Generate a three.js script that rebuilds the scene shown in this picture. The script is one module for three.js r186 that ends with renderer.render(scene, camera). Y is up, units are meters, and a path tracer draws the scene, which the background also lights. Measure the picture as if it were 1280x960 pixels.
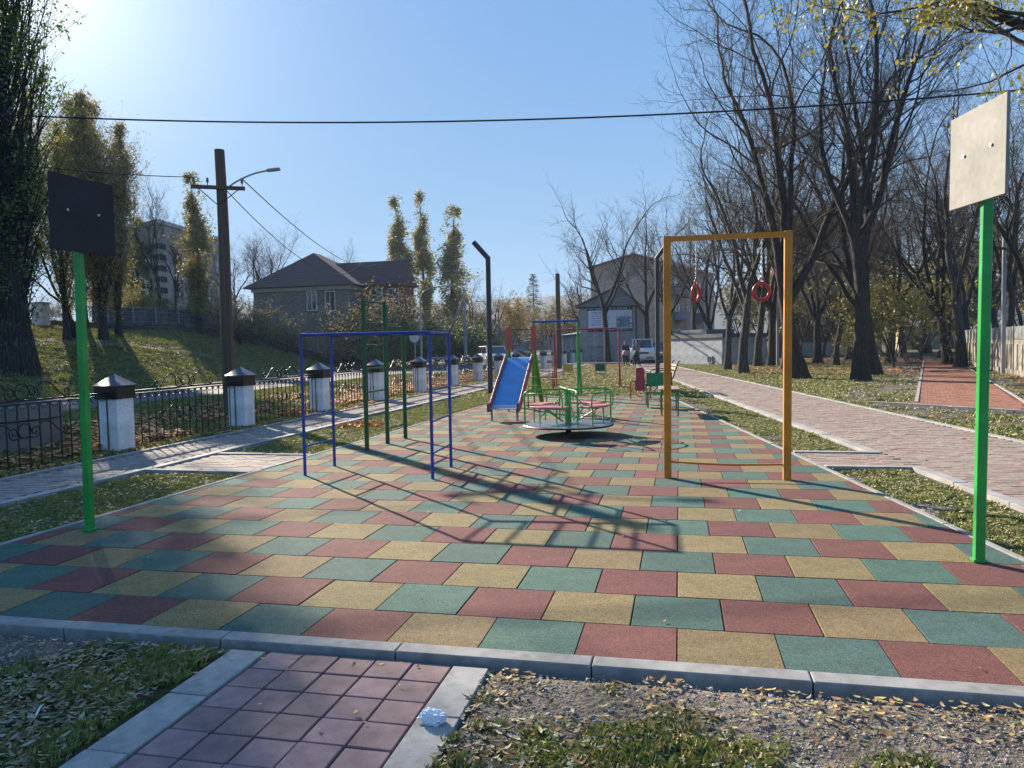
import * as THREE from 'three';
import { mergeGeometries } from 'three/addons/utils/BufferGeometryUtils.js';
import { RoundedBoxGeometry } from 'three/addons/geometries/RoundedBoxGeometry.js';
import { MarchingCubes } from 'three/addons/objects/MarchingCubes.js';
import { ImprovedNoise } from 'three/addons/math/ImprovedNoise.js';

// ---------------------------------------------------------------- camera, sky, sun, exposure
const scene = new THREE.Scene();
const FOCAL = 930.5;                                   // pixels, for a 1280 x 960 picture
const camera = new THREE.PerspectiveCamera(2 * Math.atan(480 / FOCAL) * 180 / Math.PI, 4 / 3, 0.05, 4000);
camera.position.set(0.0276, 1.5426, 3.5422);
camera.rotation.order = 'YXZ';
camera.rotation.set(-0.0507, 0.2217, -0.0223);
camera.updateMatrixWorld();
const survey = new THREE.Object3D();                   // where the photograph was taken from, used to turn photo pixels into places
survey.position.set(0.0276, 1.5426, 3.5422); survey.rotation.order = 'YXZ'; survey.rotation.set(-0.0507, 0.2217, -0.0223);

const EL = 23.6 * Math.PI / 180, AZ = 45.8 * Math.PI / 180;
const sunDir = new THREE.Vector3(-Math.sin(AZ) * Math.cos(EL), Math.sin(EL), -Math.cos(AZ) * Math.cos(EL));
const sun = new THREE.DirectionalLight(new THREE.Color().setRGB(1, 0.88, 0.71), 4.5);
sun.position.copy(sunDir).multiplyScalar(120);
sun.target.position.set(0, 0, -12);
sun.position.add(sun.target.position);
sun.castShadow = true;
sun.shadow.radius = 1;
sun.shadow.mapSize.set(4096, 4096);
Object.assign(sun.shadow.camera, { left: -60, right: 60, top: 60, bottom: -60, near: 1, far: 320 });
scene.add(sun, sun.target);

const SKY = { zenith: [0.036, 0.102, 0.232], horizon: [0.1, 0.195, 0.28], glow: [0.55, 0.52, 0.43], fall: 3.6, level: 1 };
{
  const W = 1024, H = 512, data = new Float32Array(W * H * 4);
  const d = new THREE.Vector3();
  for (let j = 0; j < H; j++) {
    const lat = ((j + 0.5) / H - 0.5) * Math.PI, y = Math.max(Math.sin(lat), 0);
    for (let i = 0; i < W; i++) {
      const lon = ((i + 0.5) / W - 0.5) * 2 * Math.PI;
      d.set(Math.cos(lat) * Math.cos(lon), Math.sin(lat), Math.cos(lat) * Math.sin(lon));
      const th = Math.acos(Math.min(1, Math.max(-1, d.dot(sunDir))));
      const t = Math.pow(1 - y, SKY.fall), g = 0.8 * Math.exp(-th / 0.12) + 0.09 * Math.exp(-th / 0.4);
      for (let c = 0; c < 3; c++) data[(j * W + i) * 4 + c] = SKY.level * (SKY.zenith[c] * (1 - t) + SKY.horizon[c] * t + SKY.glow[c] * g);
      data[(j * W + i) * 4 + 3] = 1;
    }
  }
  const sky = new THREE.DataTexture(data, W, H, THREE.RGBAFormat, THREE.FloatType);
  sky.mapping = THREE.EquirectangularReflectionMapping;
  sky.minFilter = sky.magFilter = THREE.LinearFilter;
  sky.needsUpdate = true;
  scene.background = sky;
  scene.environment = sky;
}
const renderer = new THREE.WebGLRenderer({ antialias: true });
renderer.toneMapping = THREE.LinearToneMapping;
renderer.toneMappingExposure = 3.2;
renderer.shadowMap.enabled = true;
renderer.setSize(1024, 768);

// ---------------------------------------------------------------- helpers
function rngOf(seed) { let s = seed | 0; return () => { s = (s + 0x6d2b79f5) | 0; let t = Math.imul(s ^ (s >>> 15), 1 | s); t = (t + Math.imul(t ^ (t >>> 7), 61 | t)) ^ t; return ((t ^ (t >>> 14)) >>> 0) / 4294967296; }; }
const rnd = rngOf(7), R = (a, b) => a + (b - a) * rnd();
const V = (x, y, z) => new THREE.Vector3(x, y, z);
const noise3 = new ImprovedNoise();
const fbm = (x, y, o = 3) => { let s = 0, a = 0.5; for (let i = 0; i < o; i++) { s += a * noise3.noise(x, y, 7.3 * i + 0.5); x *= 2.03; y *= 2.03; a *= 0.5; } return s; };
const smooth = (a, b, x) => { const t = Math.min(1, Math.max(0, (x - a) / (b - a))); return t * t * (3 - 2 * t); };
const lerp = (a, b, t) => a + (b - a) * t;
const lin = (r, g, b) => new THREE.Color().setRGB(r, g, b);

// a photo pixel gives a direction; the distance comes from the ground or from a given depth along z
function ray(px, py) { return V((px - 640) / FOCAL, -(py - 480) / FOCAL, -1).applyQuaternion(survey.quaternion); }
function onGround(px, py, h = 0) { const d = ray(px, py); return survey.position.clone().addScaledVector(d, (h - survey.position.y) / d.y); }
function atZ(px, py, z) { const d = ray(px, py); return survey.position.clone().addScaledVector(d, (z - survey.position.z) / d.z); }

const used = new Map();
function numbered(name) { const n = used.get(name) ?? 0; used.set(name, n + 1); return n ? name + '_' + String(n).padStart(3, '0') : name; }
function tag(o, label, category, group, kind) { o.userData.label = label; if (category) o.userData.category = category; if (group) o.userData.group = group; if (kind) o.userData.kind = kind; return o; }
function thing(name, label, category, pos = [0, 0, 0], turn = 0, group, kind) {
  const o = new THREE.Group(); o.name = numbered(name); o.position.set(...pos); o.rotation.y = turn; scene.add(o);
  return tag(o, label, category, group, kind);
}
function part(name, geo, mat, parent) {
  const g = Array.isArray(geo) ? merge(geo) : geo;
  const m = new THREE.Mesh(g, mat); m.name = parent === scene ? numbered(name) : name; (parent ?? scene).add(m); return m;
}
function copyThing(o, pos, turn, label, scale) {
  const c = o.clone(); c.name = numbered(o.name.replace(/_\d{3}$/, '')); c.userData = { ...o.userData }; scene.add(c);
  if (pos) c.position.set(...pos); if (turn !== undefined) c.rotation.y = turn; if (label) c.userData.label = label; if (scale) c.scale.set(...(Array.isArray(scale) ? scale : [scale, scale, scale]));
  return c;
}
function merge(list) {
  const l = list.map((g) => { let q = g.index ? g.toNonIndexed() : g.clone(); for (const k of Object.keys(q.attributes)) if (!['position', 'normal', 'uv', 'color'].includes(k)) q.deleteAttribute(k); return q; });
  const col = l.some((g) => g.attributes.color);
  for (const g of l) {
    if (!g.attributes.uv) g.setAttribute('uv', new THREE.BufferAttribute(new Float32Array(g.attributes.position.count * 2), 2));
    if (col && !g.attributes.color) g.setAttribute('color', new THREE.BufferAttribute(new Float32Array(g.attributes.position.count * 3).fill(1), 3));
  }
  return mergeGeometries(l);
}
// uv in metres, by the way each face points
function metric(g, ou = 0, ov = 0) {
  const q = g.index ? g.toNonIndexed() : g; q.computeVertexNormals;
  const p = q.attributes.position, uv = new Float32Array(p.count * 2);
  const a = V(), b = V(), c = V();
  for (let i = 0; i < p.count; i += 3) {
    a.fromBufferAttribute(p, i); b.fromBufferAttribute(p, i + 1); c.fromBufferAttribute(p, i + 2);
    const n = b.clone().sub(a).cross(c.clone().sub(a)); const ax = Math.abs(n.x), ay = Math.abs(n.y), az = Math.abs(n.z);
    [a, b, c].forEach((v, k) => { const [s, t] = ay >= ax && ay >= az ? [v.x, v.z] : ax >= az ? [v.z, v.y] : [v.x, v.y]; uv[(i + k) * 2] = s + ou; uv[(i + k) * 2 + 1] = t + ov; });
  }
  q.setAttribute('uv', new THREE.BufferAttribute(uv, 2));
  return q;
}
const bx = (w, h, d, x = 0, y = 0, z = 0, rx = 0, ry = 0, rz = 0) => { const g = metric(new THREE.BoxGeometry(w, h, d), x * 1.7, y + z * 1.3); if (rx) g.rotateX(rx); if (rz) g.rotateZ(rz); if (ry) g.rotateY(ry); return g.translate(x, y, z); };
const rbx = (w, h, d, r, x = 0, y = 0, z = 0, rx = 0, ry = 0, rz = 0, s = 2) => { const g = metric(new RoundedBoxGeometry(w, h, d, s, r)); if (rx) g.rotateX(rx); if (rz) g.rotateZ(rz); if (ry) g.rotateY(ry); return g.translate(x, y, z); };
const UPV = V(0, 1, 0);
function rod(a, b, r0, r1 = r0, sides = 8, open = false) {
  const d = V().subVectors(b, a), L = d.length(), g = new THREE.CylinderGeometry(r1, r0, L, sides, 1, open);
  g.applyQuaternion(new THREE.Quaternion().setFromUnitVectors(UPV, d.normalize()));
  return g.translate((a.x + b.x) / 2, (a.y + b.y) / 2, (a.z + b.z) / 2);
}
const tube = (pts, r, seg = 24, sides = 7, closed = false, tension = 0.5) => new THREE.TubeGeometry(new THREE.CatmullRomCurve3(pts, closed, 'catmullrom', tension), seg, r, sides, closed);
function sqbar(a, b, w, w2 = w, turn = 0) {           // square tube from a to b
  const d = V().subVectors(b, a), L = d.length(), g = metric(new RoundedBoxGeometry(w, L, w2, 2, Math.min(w, w2) * 0.12));
  g.rotateY(turn); g.applyQuaternion(new THREE.Quaternion().setFromUnitVectors(UPV, d.normalize()));
  return g.translate((a.x + b.x) / 2, (a.y + b.y) / 2, (a.z + b.z) / 2);
}
function prism(pts, y0, y1) {                          // polygon in x,z (any winding) between two heights
  const s = new THREE.Shape(pts.map(([x, z]) => new THREE.Vector2(x, -z)));
  const g = new THREE.ExtrudeGeometry(s, { depth: y1 - y0, bevelEnabled: false }); g.rotateX(-Math.PI / 2); return metric(g.translate(0, y0, 0));
}
function sheet(pts, y) { const s = new THREE.Shape(pts.map(([x, z]) => new THREE.Vector2(x, -z))); const g = new THREE.ShapeGeometry(s); g.rotateX(-Math.PI / 2); return metric(g.translate(0, y, 0)); }
function clip(poly, nx, nz, c) {                       // keep nx*x + nz*z <= c
  const out = []; let cut = false;
  for (let i = 0; i < poly.length; i++) {
    const a = poly[i], b = poly[(i + 1) % poly.length], da = nx * a[0] + nz * a[1] - c, db = nx * b[0] + nz * b[1] - c;
    if (da <= 0) out.push(a);
    if ((da < 0 && db > 0) || (da > 0 && db < 0)) { const t = da / (da - db); out.push([a[0] + (b[0] - a[0]) * t, a[1] + (b[1] - a[1]) * t]); cut = true; }
    else if (da > 0) cut = true;
  }
  return [out, cut];
}
function tint(g, c) { const n = g.attributes.position.count, a = new Float32Array(n * 3); for (let i = 0; i < n; i++) { a[i * 3] = c.r; a[i * 3 + 1] = c.g; a[i * 3 + 2] = c.b; } g.setAttribute('color', new THREE.BufferAttribute(a, 3)); return g; }

// ---------------------------------------------------------------- textures (grain, stains, print)
function texture(n, f, srgb = true, rep = 1) {
  const d = new Uint8Array(n * n * 4);
  for (let j = 0; j < n; j++) for (let i = 0; i < n; i++) { const v = f(i / n, j / n, i, j), o = (j * n + i) * 4; for (let c = 0; c < 3; c++) d[o + c] = Math.max(0, Math.min(255, 255 * (typeof v === 'number' ? v : v[c]))); d[o + 3] = 255; }
  const t = new THREE.DataTexture(d, n, n); t.wrapS = t.wrapT = THREE.RepeatWrapping; t.magFilter = THREE.LinearFilter; t.minFilter = THREE.LinearMipmapLinearFilter; t.generateMipmaps = true;
  if (srgb) t.colorSpace = THREE.SRGBColorSpace; t.repeat.set(rep, rep); t.needsUpdate = true; return t;
}
// noise that tiles with period 1
const hsh = (i, j, k = 0) => { let h = Math.imul(i, 374761393) ^ Math.imul(j, 668265263) ^ Math.imul(k + 17, 1274126177); h = Math.imul(h ^ (h >>> 13), 1274126177); return ((h ^ (h >>> 16)) >>> 0) / 4294967296; };
const per = (u, v, f, s = 0) => {                      // value noise on a lattice that closes on itself
  const fv = Math.max(1, Math.round(f)), x = u * fv, y = v * fv, xi = Math.floor(x), yi = Math.floor(y), a = x - xi, b = y - yi, sa = a * a * (3 - 2 * a), sb = b * b * (3 - 2 * b), m = (k) => ((k % fv) + fv) % fv, h = (i, j) => hsh(m(i), m(j), 31 + s * 7 + fv);
  return 1.5 * (lerp(lerp(h(xi, yi), h(xi + 1, yi), sa), lerp(h(xi, yi + 1), h(xi + 1, yi + 1), sa), sb) - 0.5);
};
const TX = {};
{ // rubber granules: cells of about 3 mm
  const cell = (n, f) => (u, v) => { const x = u * f, y = v * f, xi = Math.floor(x), yi = Math.floor(y); let best = 9, id = 0; for (let a = -1; a <= 1; a++) for (let b = -1; b <= 1; b++) { const cx = (xi + a + f) % f, cy = (yi + b + f) % f, dx = xi + a + hsh(cx, cy, n) - x, dy = yi + b + hsh(cx, cy, n + 1) - y, d = dx * dx + dy * dy; if (d < best) { best = d; id = hsh(cx, cy, n + 2); } } return [id, Math.sqrt(best)]; };
  const g1 = cell(3, 150), cache = [];
  TX.rubber = texture(768, (u, v, i, j) => { const [id, d] = g1(u, v); cache[j * 768 + i] = [id, d]; const blot = 0.06 * per(u, v, 5) + 0.05 * per(u, v, 17, 4); return Math.min(1, 0.55 + 0.55 * id - 0.3 * Math.max(0, d - 0.35) + blot - (id > 0.93 ? 0.35 : 0) + (id < 0.03 ? 0.55 : 0)); }, true, 2);
  TX.rubberBump = texture(768, (u, v, i, j) => { const [id, d] = cache[j * 768 + i]; return 0.4 + 0.35 * id - 0.45 * d + 0.2; }, false, 2);
}
TX.concrete = texture(512, (u, v, i, j) => 0.8 + 0.1 * per(u, v, 6) + 0.08 * per(u, v, 24, 3) + 0.1 * (hsh(i, j) - 0.5) - (hsh(i >> 1, j >> 1, 5) > 0.985 ? 0.2 : 0), true, 1);
TX.concreteBump = texture(512, (u, v, i, j) => 0.5 + 0.25 * per(u, v, 20) + 0.25 * (hsh(i, j, 2) - 0.5), false, 1);
TX.soil = texture(1024, (u, v, i, j) => { const a = 0.72 + 0.14 * per(u, v, 8) + 0.12 * per(u, v, 40, 2) + 0.1 * per(u, v, 110, 6) + 0.16 * (hsh(i, j, 9) - 0.5); return [a, a * (0.99 + 0.04 * per(u, v, 13, 8)), a * (0.97 + 0.05 * per(u, v, 9, 5))]; }, true, 0.5);
TX.soilBump = texture(1024, (u, v, i, j) => 0.5 + 0.2 * per(u, v, 60, 2) + 0.2 * per(u, v, 150, 6) + 0.2 * (hsh(i, j, 9) - 0.5), false, 0.5);
TX.bark = texture(512, (u, v, i, j) => { const r = per(u * 1, v * 0.25 + 0.07 * per(u, v, 6), 40, 2); return 0.62 + 0.5 * r + 0.15 * per(u, v, 30, 7) + 0.12 * (hsh(i, j, 3) - 0.5); }, true, 1);
TX.barkBump = texture(512, (u, v, i, j) => 0.5 + 0.6 * per(u, v * 0.25 + 0.07 * per(u, v, 6), 40, 2) + 0.1 * (hsh(i, j, 3) - 0.5), false, 1);
TX.wood = texture(512, (u, v, i, j) => 0.72 + 0.22 * per(u, v * 0.06, 60, 3) + 0.12 * per(u, v * 0.2, 14, 1) + 0.08 * (hsh(i, j >> 3, 4) - 0.5), true, 1);
TX.asphalt = texture(512, (u, v, i, j) => 0.75 + 0.1 * per(u, v, 7) + 0.3 * (hsh(i, j, 6) - 0.5) + 0.06 * per(u, v, 40, 3), true, 0.6);
TX.paint = texture(256, (u, v, i, j) => 0.93 + 0.07 * per(u, v, 7) + 0.05 * per(u, v, 30, 3) + 0.05 * (hsh(i, j, 8) - 0.5), true, 1);
TX.paintBump = texture(256, (u, v, i, j) => 0.5 + 0.3 * per(u, v, 12) + 0.12 * (hsh(i, j, 8) - 0.5), false, 2);

const std = (o) => new THREE.MeshStandardMaterial({ roughness: 0.85, ...o });
const paint = (r, g, b, rough = 0.4, o = {}) => std({ color: lin(r, g, b), roughness: rough, map: TX.paint, bumpMap: TX.paintBump, bumpScale: 0.0012, ...o });
const M = {
  concrete: std({ color: lin(0.42, 0.41, 0.39), map: TX.concrete, bumpMap: TX.concreteBump, bumpScale: 0.002, roughness: 0.92 }),
  slab: std({ color: lin(0.5, 0.48, 0.45), map: TX.concrete, bumpMap: TX.concreteBump, bumpScale: 0.002, roughness: 0.9 }),
  darkJoint: std({ color: lin(0.03, 0.028, 0.026), map: TX.soil, roughness: 1 }),
  asphalt: std({ color: lin(0.2, 0.19, 0.185), map: TX.asphalt, roughness: 0.88 }),
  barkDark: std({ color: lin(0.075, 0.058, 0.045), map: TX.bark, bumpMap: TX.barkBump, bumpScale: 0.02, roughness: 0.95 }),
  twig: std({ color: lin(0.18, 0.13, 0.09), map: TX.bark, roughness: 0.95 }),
  barkGrey: std({ color: lin(0.16, 0.135, 0.11), map: TX.bark, bumpMap: TX.barkBump, bumpScale: 0.02, roughness: 0.95 }),
  barkPop: std({ color: lin(0.12, 0.1, 0.08), map: TX.bark, bumpMap: TX.barkBump, bumpScale: 0.03, roughness: 0.95 }),
  leaf: new THREE.MeshPhysicalMaterial({ color: lin(1, 1, 1), vertexColors: true, roughness: 0.7, transmission: 0.55, thickness: 0, side: THREE.DoubleSide }),
  leafDry: new THREE.MeshPhysicalMaterial({ color: lin(1, 1, 1), vertexColors: true, roughness: 0.8, transmission: 0.25, thickness: 0, side: THREE.DoubleSide }),
  poleWood: std({ color: lin(0.2, 0.135, 0.095), map: TX.wood, roughness: 0.9 }),
  green: paint(0.02, 0.36, 0.06, 0.35), orange: paint(0.7, 0.235, 0.006, 0.55), blue: paint(0.02, 0.065, 0.33, 0.35), dkgreen: paint(0.01, 0.1, 0.03, 0.4),
  red: paint(0.52, 0.035, 0.03, 0.4), iron: paint(0.012, 0.011, 0.011, 0.45), steel: std({ color: lin(0.5, 0.5, 0.52), metalness: 0.9, roughness: 0.4 }),
  galv: paint(0.35, 0.36, 0.38, 0.5), lampGrey: paint(0.03, 0.032, 0.036, 0.5), white: paint(0.78, 0.78, 0.77, 0.75, { map: TX.concrete }),
  glass: new THREE.MeshPhysicalMaterial({ color: lin(0.02, 0.025, 0.03), roughness: 0.05, metalness: 0, clearcoat: 1, clearcoatRoughness: 0.03 }),
  rubberBlack: std({ color: lin(0.015, 0.015, 0.015), roughness: 0.8 }),
};
const UP0 = 0;
// ---------------------------------------------------------------- the lie of the land
const edgeL = (z) => -5.47 - 0.033 * z, edgeR = (z) => 2.64 + 0.161 * z;            // sides of the rubber court
const Z0 = -0.061, ZF = -18.5;
const inR = (z) => 3.51 + 0.135 * z, outR = (z) => 6.1 + 0.135 * z;                 // right walkway
const roadOut = (z) => -23.5 + 0.09 * (z + 24), roadIn = (z) => z > -38 ? -17.2 : lerp(-17.2, -10.2, smooth(-38, -47, z));
const redPath = [[4.55, -16.0], [6.85, -13.35], [7.55, -15.1], [17.2, -49], [15.6, -49.8], [5.5, -15.72]];
function inPoly(p, x, z) { let r = false; for (let i = 0, j = p.length - 1; i < p.length; j = i++) { const [xi, zi] = p[i], [xj, zj] = p[j]; if (zi > z !== zj > z && x < ((xj - xi) * (z - zi)) / (zj - zi) + xi) r = !r; } return r; }
function landHeight(x, z) {
  let y = -0.06;
  if (z > 0.02) y = -0.038;
  const s = roadOut(z) - x;
  if (s > 0) y += 3.1 * (0.6 * Math.min(1, s / 10.5) + 0.4 * smooth(0.3, 10.5, s)) + 0.055 * Math.max(0, s - 10) + 0.35 * fbm(x * 0.12, z * 0.12) * smooth(0, 6, s) + 0.06 * fbm(x * 0.9, z * 0.9) * smooth(0, 2, s);
  if (x > 14) y += 0.02 * (x - 14) * smooth(0, 30, x - 14);
  if (z < -70) y += 0.012 * (-70 - z) * smooth(0, 60, -70 - z);
  if (s > -6 && s < 0.2 || (x < -9.4 && x > roadIn(z) - 0.3)) y += 0.03 * fbm(x * 0.7, z * 0.7);
  if (x > -10 && x < 40 && z < 1) y += 0.014 * fbm(x * 1.3, z * 1.3) * (z > -60 ? 1 : 3);
  return y;
}
function gravelAt(x, z) {                               // 1 = bare gravelly soil, 0 = grass
  let n2 = 0; const n = fbm(x * 1.4 + 3, z * 1.4) * 1.4 + 0.5 * fbm(x * 5, z * 5);
  if (z > -0.2) {
    n2 = 0.75 * smooth(0.16, 0.3, fbm(x * 3.1 + 8, z * 3.1 + 2));
    if (x > -1.2) { const d = z - 0.13; return smooth(-0.16, 0.22, n + 0.62 - n2 - d * 1.25 + 0.55 * smooth(0.1, 1.3, x)); }
    return smooth(-0.1, 0.25, n + 0.9 * smooth(-2.9, -3.6, x) * (1 - smooth(0.5, 0.95, z)) - 0.35);
  }
  if (x > edgeR(z) && x < inR(z)) { const e = x - edgeR(z); return smooth(-0.1, 0.3, n + 0.45 - e * 0.9); }
  if (x > outR(z) && x < 40 && z > -60) { const dx = x - (5 - 0.29 * (z + 15)); const a = smooth(-3.0, -0.6, dx) * (z < -13 ? 1 : 0.7) + 0.5 * smooth(-31, -36, z); return smooth(-0.1, 0.3, n - 0.5 + a * 0.85); }
  if (x > -6.9 && x < outR(z) && z < ZF) return smooth(-0.05, 0.3, n - 0.3 + 0.8 * smooth(-20.5, -19, z) - 0.0);
  return smooth(-0.05, 0.3, n - 0.35);
}
const onPaved = (x, z) => (z < Z0 + 0.15 && z > ZF - 0.1 && x > edgeL(z) - 0.12 && x < edgeR(z) + 0.12) || (x > inR(z) - 0.05 && x < outR(z) + 0.05 && z < 8) || (x > -8.42 && x < -6.88)
  || (z < -5.0 && z > -6.65 && x > -7 && x < edgeL(z)) || (z < -6.05 && z > -7.35 && x > edgeR(z) && x < inR(z)) || (z > 0 && x > -2.36 && x < -0.9) || inPoly(redPath, x, z) || (x < roadIn(z) + 0.1 && x > roadOut(z) - 0.1);
{
  const xs = [], zs = [];
  const grid = (out, stops) => { for (let i = 0; i < stops.length - 1; i++) { const [a, step] = stops[i], b = stops[i + 1][0], n = Math.max(1, Math.round(Math.abs(b - a) / step)); for (let k = 0; k < n; k++) out.push(a + ((b - a) * k) / n); } out.push(stops[stops.length - 1][0]); };
  grid(xs, [[-1500, 150], [-300, 20], [-100, 4], [-50, 0.8], [-10, 0.25], [-4, 0.08], [2.5, 0.12], [6, 0.3], [16, 1.2], [50, 6], [120, 40], [1500, 150]].map((a, i, l) => a));
  grid(zs, [[40, 4], [5, 0.4], [2.2, 0.06], [0.02, 0.18], [-12, 0.35], [-30, 0.8], [-70, 3], [-130, 12], [-300, 60], [-1800, 150]]);
  const nx = xs.length, nz = zs.length, pos = new Float32Array(nx * nz * 3), uv = new Float32Array(nx * nz * 2), col = new Float32Array(nx * nz * 3), idx = [];
  for (let j = 0; j < nz; j++) for (let i = 0; i < nx; i++) {
    const x = xs[i], z = zs[j], k = j * nx + i;
    let y = landHeight(x, z);
    if (z > -20 && z < 3 && x > -9 && x < 6) y += 0.008 * noise3.noise(x * 9, z * 9, 1);
    if (z < 0.1 && z > ZF && x > edgeL(z) && x < edgeR(z)) y = -0.16;
    if (z > 0.02 && z < 6 && x > -2.28 && x < -0.95) y = -0.2;
    pos.set([x, y, z], k * 3); uv.set([x, z], k * 2);
    const g = gravelAt(x, z), v = 0.85 + 0.5 * fbm(x * 0.6, z * 0.6), dry = smooth(-0.1, 0.35, fbm(x * 0.35 + 9, z * 0.35));
    const lawn = x > outR(z) && z > -33 ? 1 : 0, gr = [lerp(0.115, 0.2 - 0.05 * lawn, dry), lerp(0.135, 0.155 + 0.01 * lawn, dry), lerp(0.024, 0.045, dry)], so = [0.3, 0.255, 0.205];
    for (let c = 0; c < 3; c++) col[k * 3 + c] = lerp(gr[c], so[c], g) * v;
  }
  for (let j = 0; j < nz - 1; j++) for (let i = 0; i < nx - 1; i++) { const a = j * nx + i, b = a + 1, c = a + nx, d = c + 1; idx.push(a, b, c, b, d, c); }
  const g = new THREE.BufferGeometry();
  g.setAttribute('position', new THREE.BufferAttribute(pos, 3)); g.setAttribute('uv', new THREE.BufferAttribute(uv, 2)); g.setAttribute('color', new THREE.BufferAttribute(col, 3)); g.setIndex(idx); g.computeVertexNormals();
  const m = part('ground', g, std({ vertexColors: true, map: TX.soil, bumpMap: TX.soilBump, bumpScale: 0.03, roughness: 1 }), scene);
  tag(m, 'grassy park ground with bare gravelly patches, rising to a bank beyond the road', 'ground', null, 'structure');
}
// ---------------------------------------------------------------- the rubber court: tiles one by one
{
  const court = thing('playground_surface', 'playground floor of red, yellow and green rubber tiles in staggered rows', 'floor', [0, 0, 0], 0, null, 'structure');
  part('base_slab', prism([[edgeL(Z0), Z0 + 0.003], [edgeR(Z0), Z0 + 0.003], [edgeR(ZF), ZF], [edgeL(ZF), ZF]], -0.14, -0.022), M.darkJoint, court);
  const base = { Y: [0.345, 0.25, 0.108], G: [0.088, 0.19, 0.152], R: [0.255, 0.08, 0.07] };
  const mats = {}, cols = {};
  for (const k of 'YGR') { mats[k] = []; cols[k] = []; for (let i = 0; i < 4; i++) { const f = [0.9, 1, 1.08, 0.97][i], h = [1, 0.96, 1.03, 1.06][i]; const c = lin(base[k][0] * f, base[k][1] * f * h, base[k][2] * f); cols[k].push(c); mats[k].push(std({ color: c, map: TX.rubber, bumpMap: TX.rubberBump, bumpScale: 0.0035, roughness: 0.93 })); } }
  const TU = 0.5, TV = 0.506, GAP = 0.0035, shared = [];
  for (let i = 0; i < 8; i++) { const g = metric(new RoundedBoxGeometry(TU - GAP * 2, 0.036, TV - GAP * 2, 1, 0.004), i * 0.37, i * 0.21); shared.push(g); }
  const tiles = [];
  for (let row = 0; row < 37; row++) {
    const za = row === 0 ? Z0 : -TV * row, zb = -TV * (row + 1), half = row % 2 ? 0.5 : 0;
    for (let k = -12; k < 6; k++) {
      const x0 = (k - half) * TU, x1 = x0 + TU, key = half ? 'GRY'[((k % 3) + 3) % 3] : 'YGR'[((k % 3) + 3) % 3];
      let poly = [[x0 + GAP, za - GAP], [x1 - GAP, za - GAP], [x1 - GAP, zb + GAP], [x0 + GAP, zb + GAP]], c1, c2, c3;
      [poly, c1] = clip(poly, -1, -0.033, 5.47 - 0.004); [poly, c2] = clip(poly, 1, -0.161, 2.64 - 0.004); [poly, c3] = clip(poly, 0, -1, -ZF);
      if (poly.length < 3) continue;
      const ar = Math.abs(poly.reduce((s, p, i) => { const q = poly[(i + 1) % poly.length]; return s + p[0] * q[1] - q[0] * p[1]; }, 0)) / 2;
      if (ar < 0.004) continue;
      tiles.push({ row, x0, za, zb, key, poly, whole: !c1 && !c2 && !c3 && row > 0, d: Math.hypot((x0 + x1) / 2 - survey.position.x, (za + zb) / 2 - survey.position.z) });
    }
  }
  tiles.sort((a, b) => a.d - b.d);
  const rest = [];
  tiles.forEach((t, n) => {
    const v = Math.floor(rnd() * 4), lift = R(-0.0022, 0.0012), s = Math.floor(rnd() * 8);
    const g = t.whole ? shared[s] : prism(t.poly, -0.018, 0.018);
    const cx = t.x0 + TU / 2, cz = (t.za + t.zb) / 2;
    if (n < 300) {
      const m = part('rubber_tile', g, mats[t.key][v], court);
      if (t.whole) m.position.set(cx, -0.018 + lift, cz); else m.position.set(0, -0.018 + lift, 0);
      m.rotation.y = t.whole ? R(-0.0025, 0.0025) : 0; m.rotation.z = t.whole ? R(-0.0018, 0.0018) : 0;
    } else { const q = g.clone(); if (t.whole) q.translate(cx, -0.018 + lift, cz); else q.translate(0, -0.018 + lift, 0); rest.push(tint(q, cols[t.key][v])); }
  });
  const m = part('rubber_tiles_far', rest, std({ vertexColors: true, map: TX.rubber, bumpMap: TX.rubberBump, bumpScale: 0.0035, roughness: 0.93 }), court); m.userData.kind = 'stuff';
  // kerb stones round the court
  const kerb = thing('playground_kerb', 'concrete kerb stones edging the rubber playground floor', 'kerb', [0, 0, 0], 0, null, 'structure');
  const kerbRun = (ax, az, bxx, bz, w, y0, y1, len, off = 0) => {
    const L = Math.hypot(bxx - ax, bz - az), ang = Math.atan2(-(bz - az), bxx - ax); let s = -off;
    while (s < L) { const a = Math.max(0, s), b = Math.min(L, s + len), l = b - a - 0.006; if (l > 0.05) { const m = (a + b) / 2 / L; const k = part('kerb_stone', rbx(l, y1 - y0, w, 0.008, 0, 0, 0), M.concrete, kerb); k.position.set(lerp(ax, bxx, m), (y0 + y1) / 2 + R(-0.003, 0.003), lerp(az, bz, m)); k.rotation.y = ang + R(-0.003, 0.003); } s += len; }
  };
  kerbRun(edgeL(0.0) - 1.5, Z0 + 0.062, edgeR(0) + 2.4, Z0 + 0.062, 0.115, -0.2, 0.006, 1.0, 0.43);
  kerbRun(edgeR(-0.2) + 0.035, -0.2, edgeR(ZF) + 0.035, ZF, 0.06, -0.18, 0.006, 1.0);
  kerbRun(edgeL(-0.2) - 0.035, -0.2, edgeL(ZF) - 0.035, ZF, 0.06, -0.18, 0.008, 1.0);
  kerbRun(edgeL(ZF) - 0.05, ZF - 0.035, edgeR(ZF) + 0.05, ZF - 0.035, 0.06, -0.18, 0.004, 1.0);
}
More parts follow.
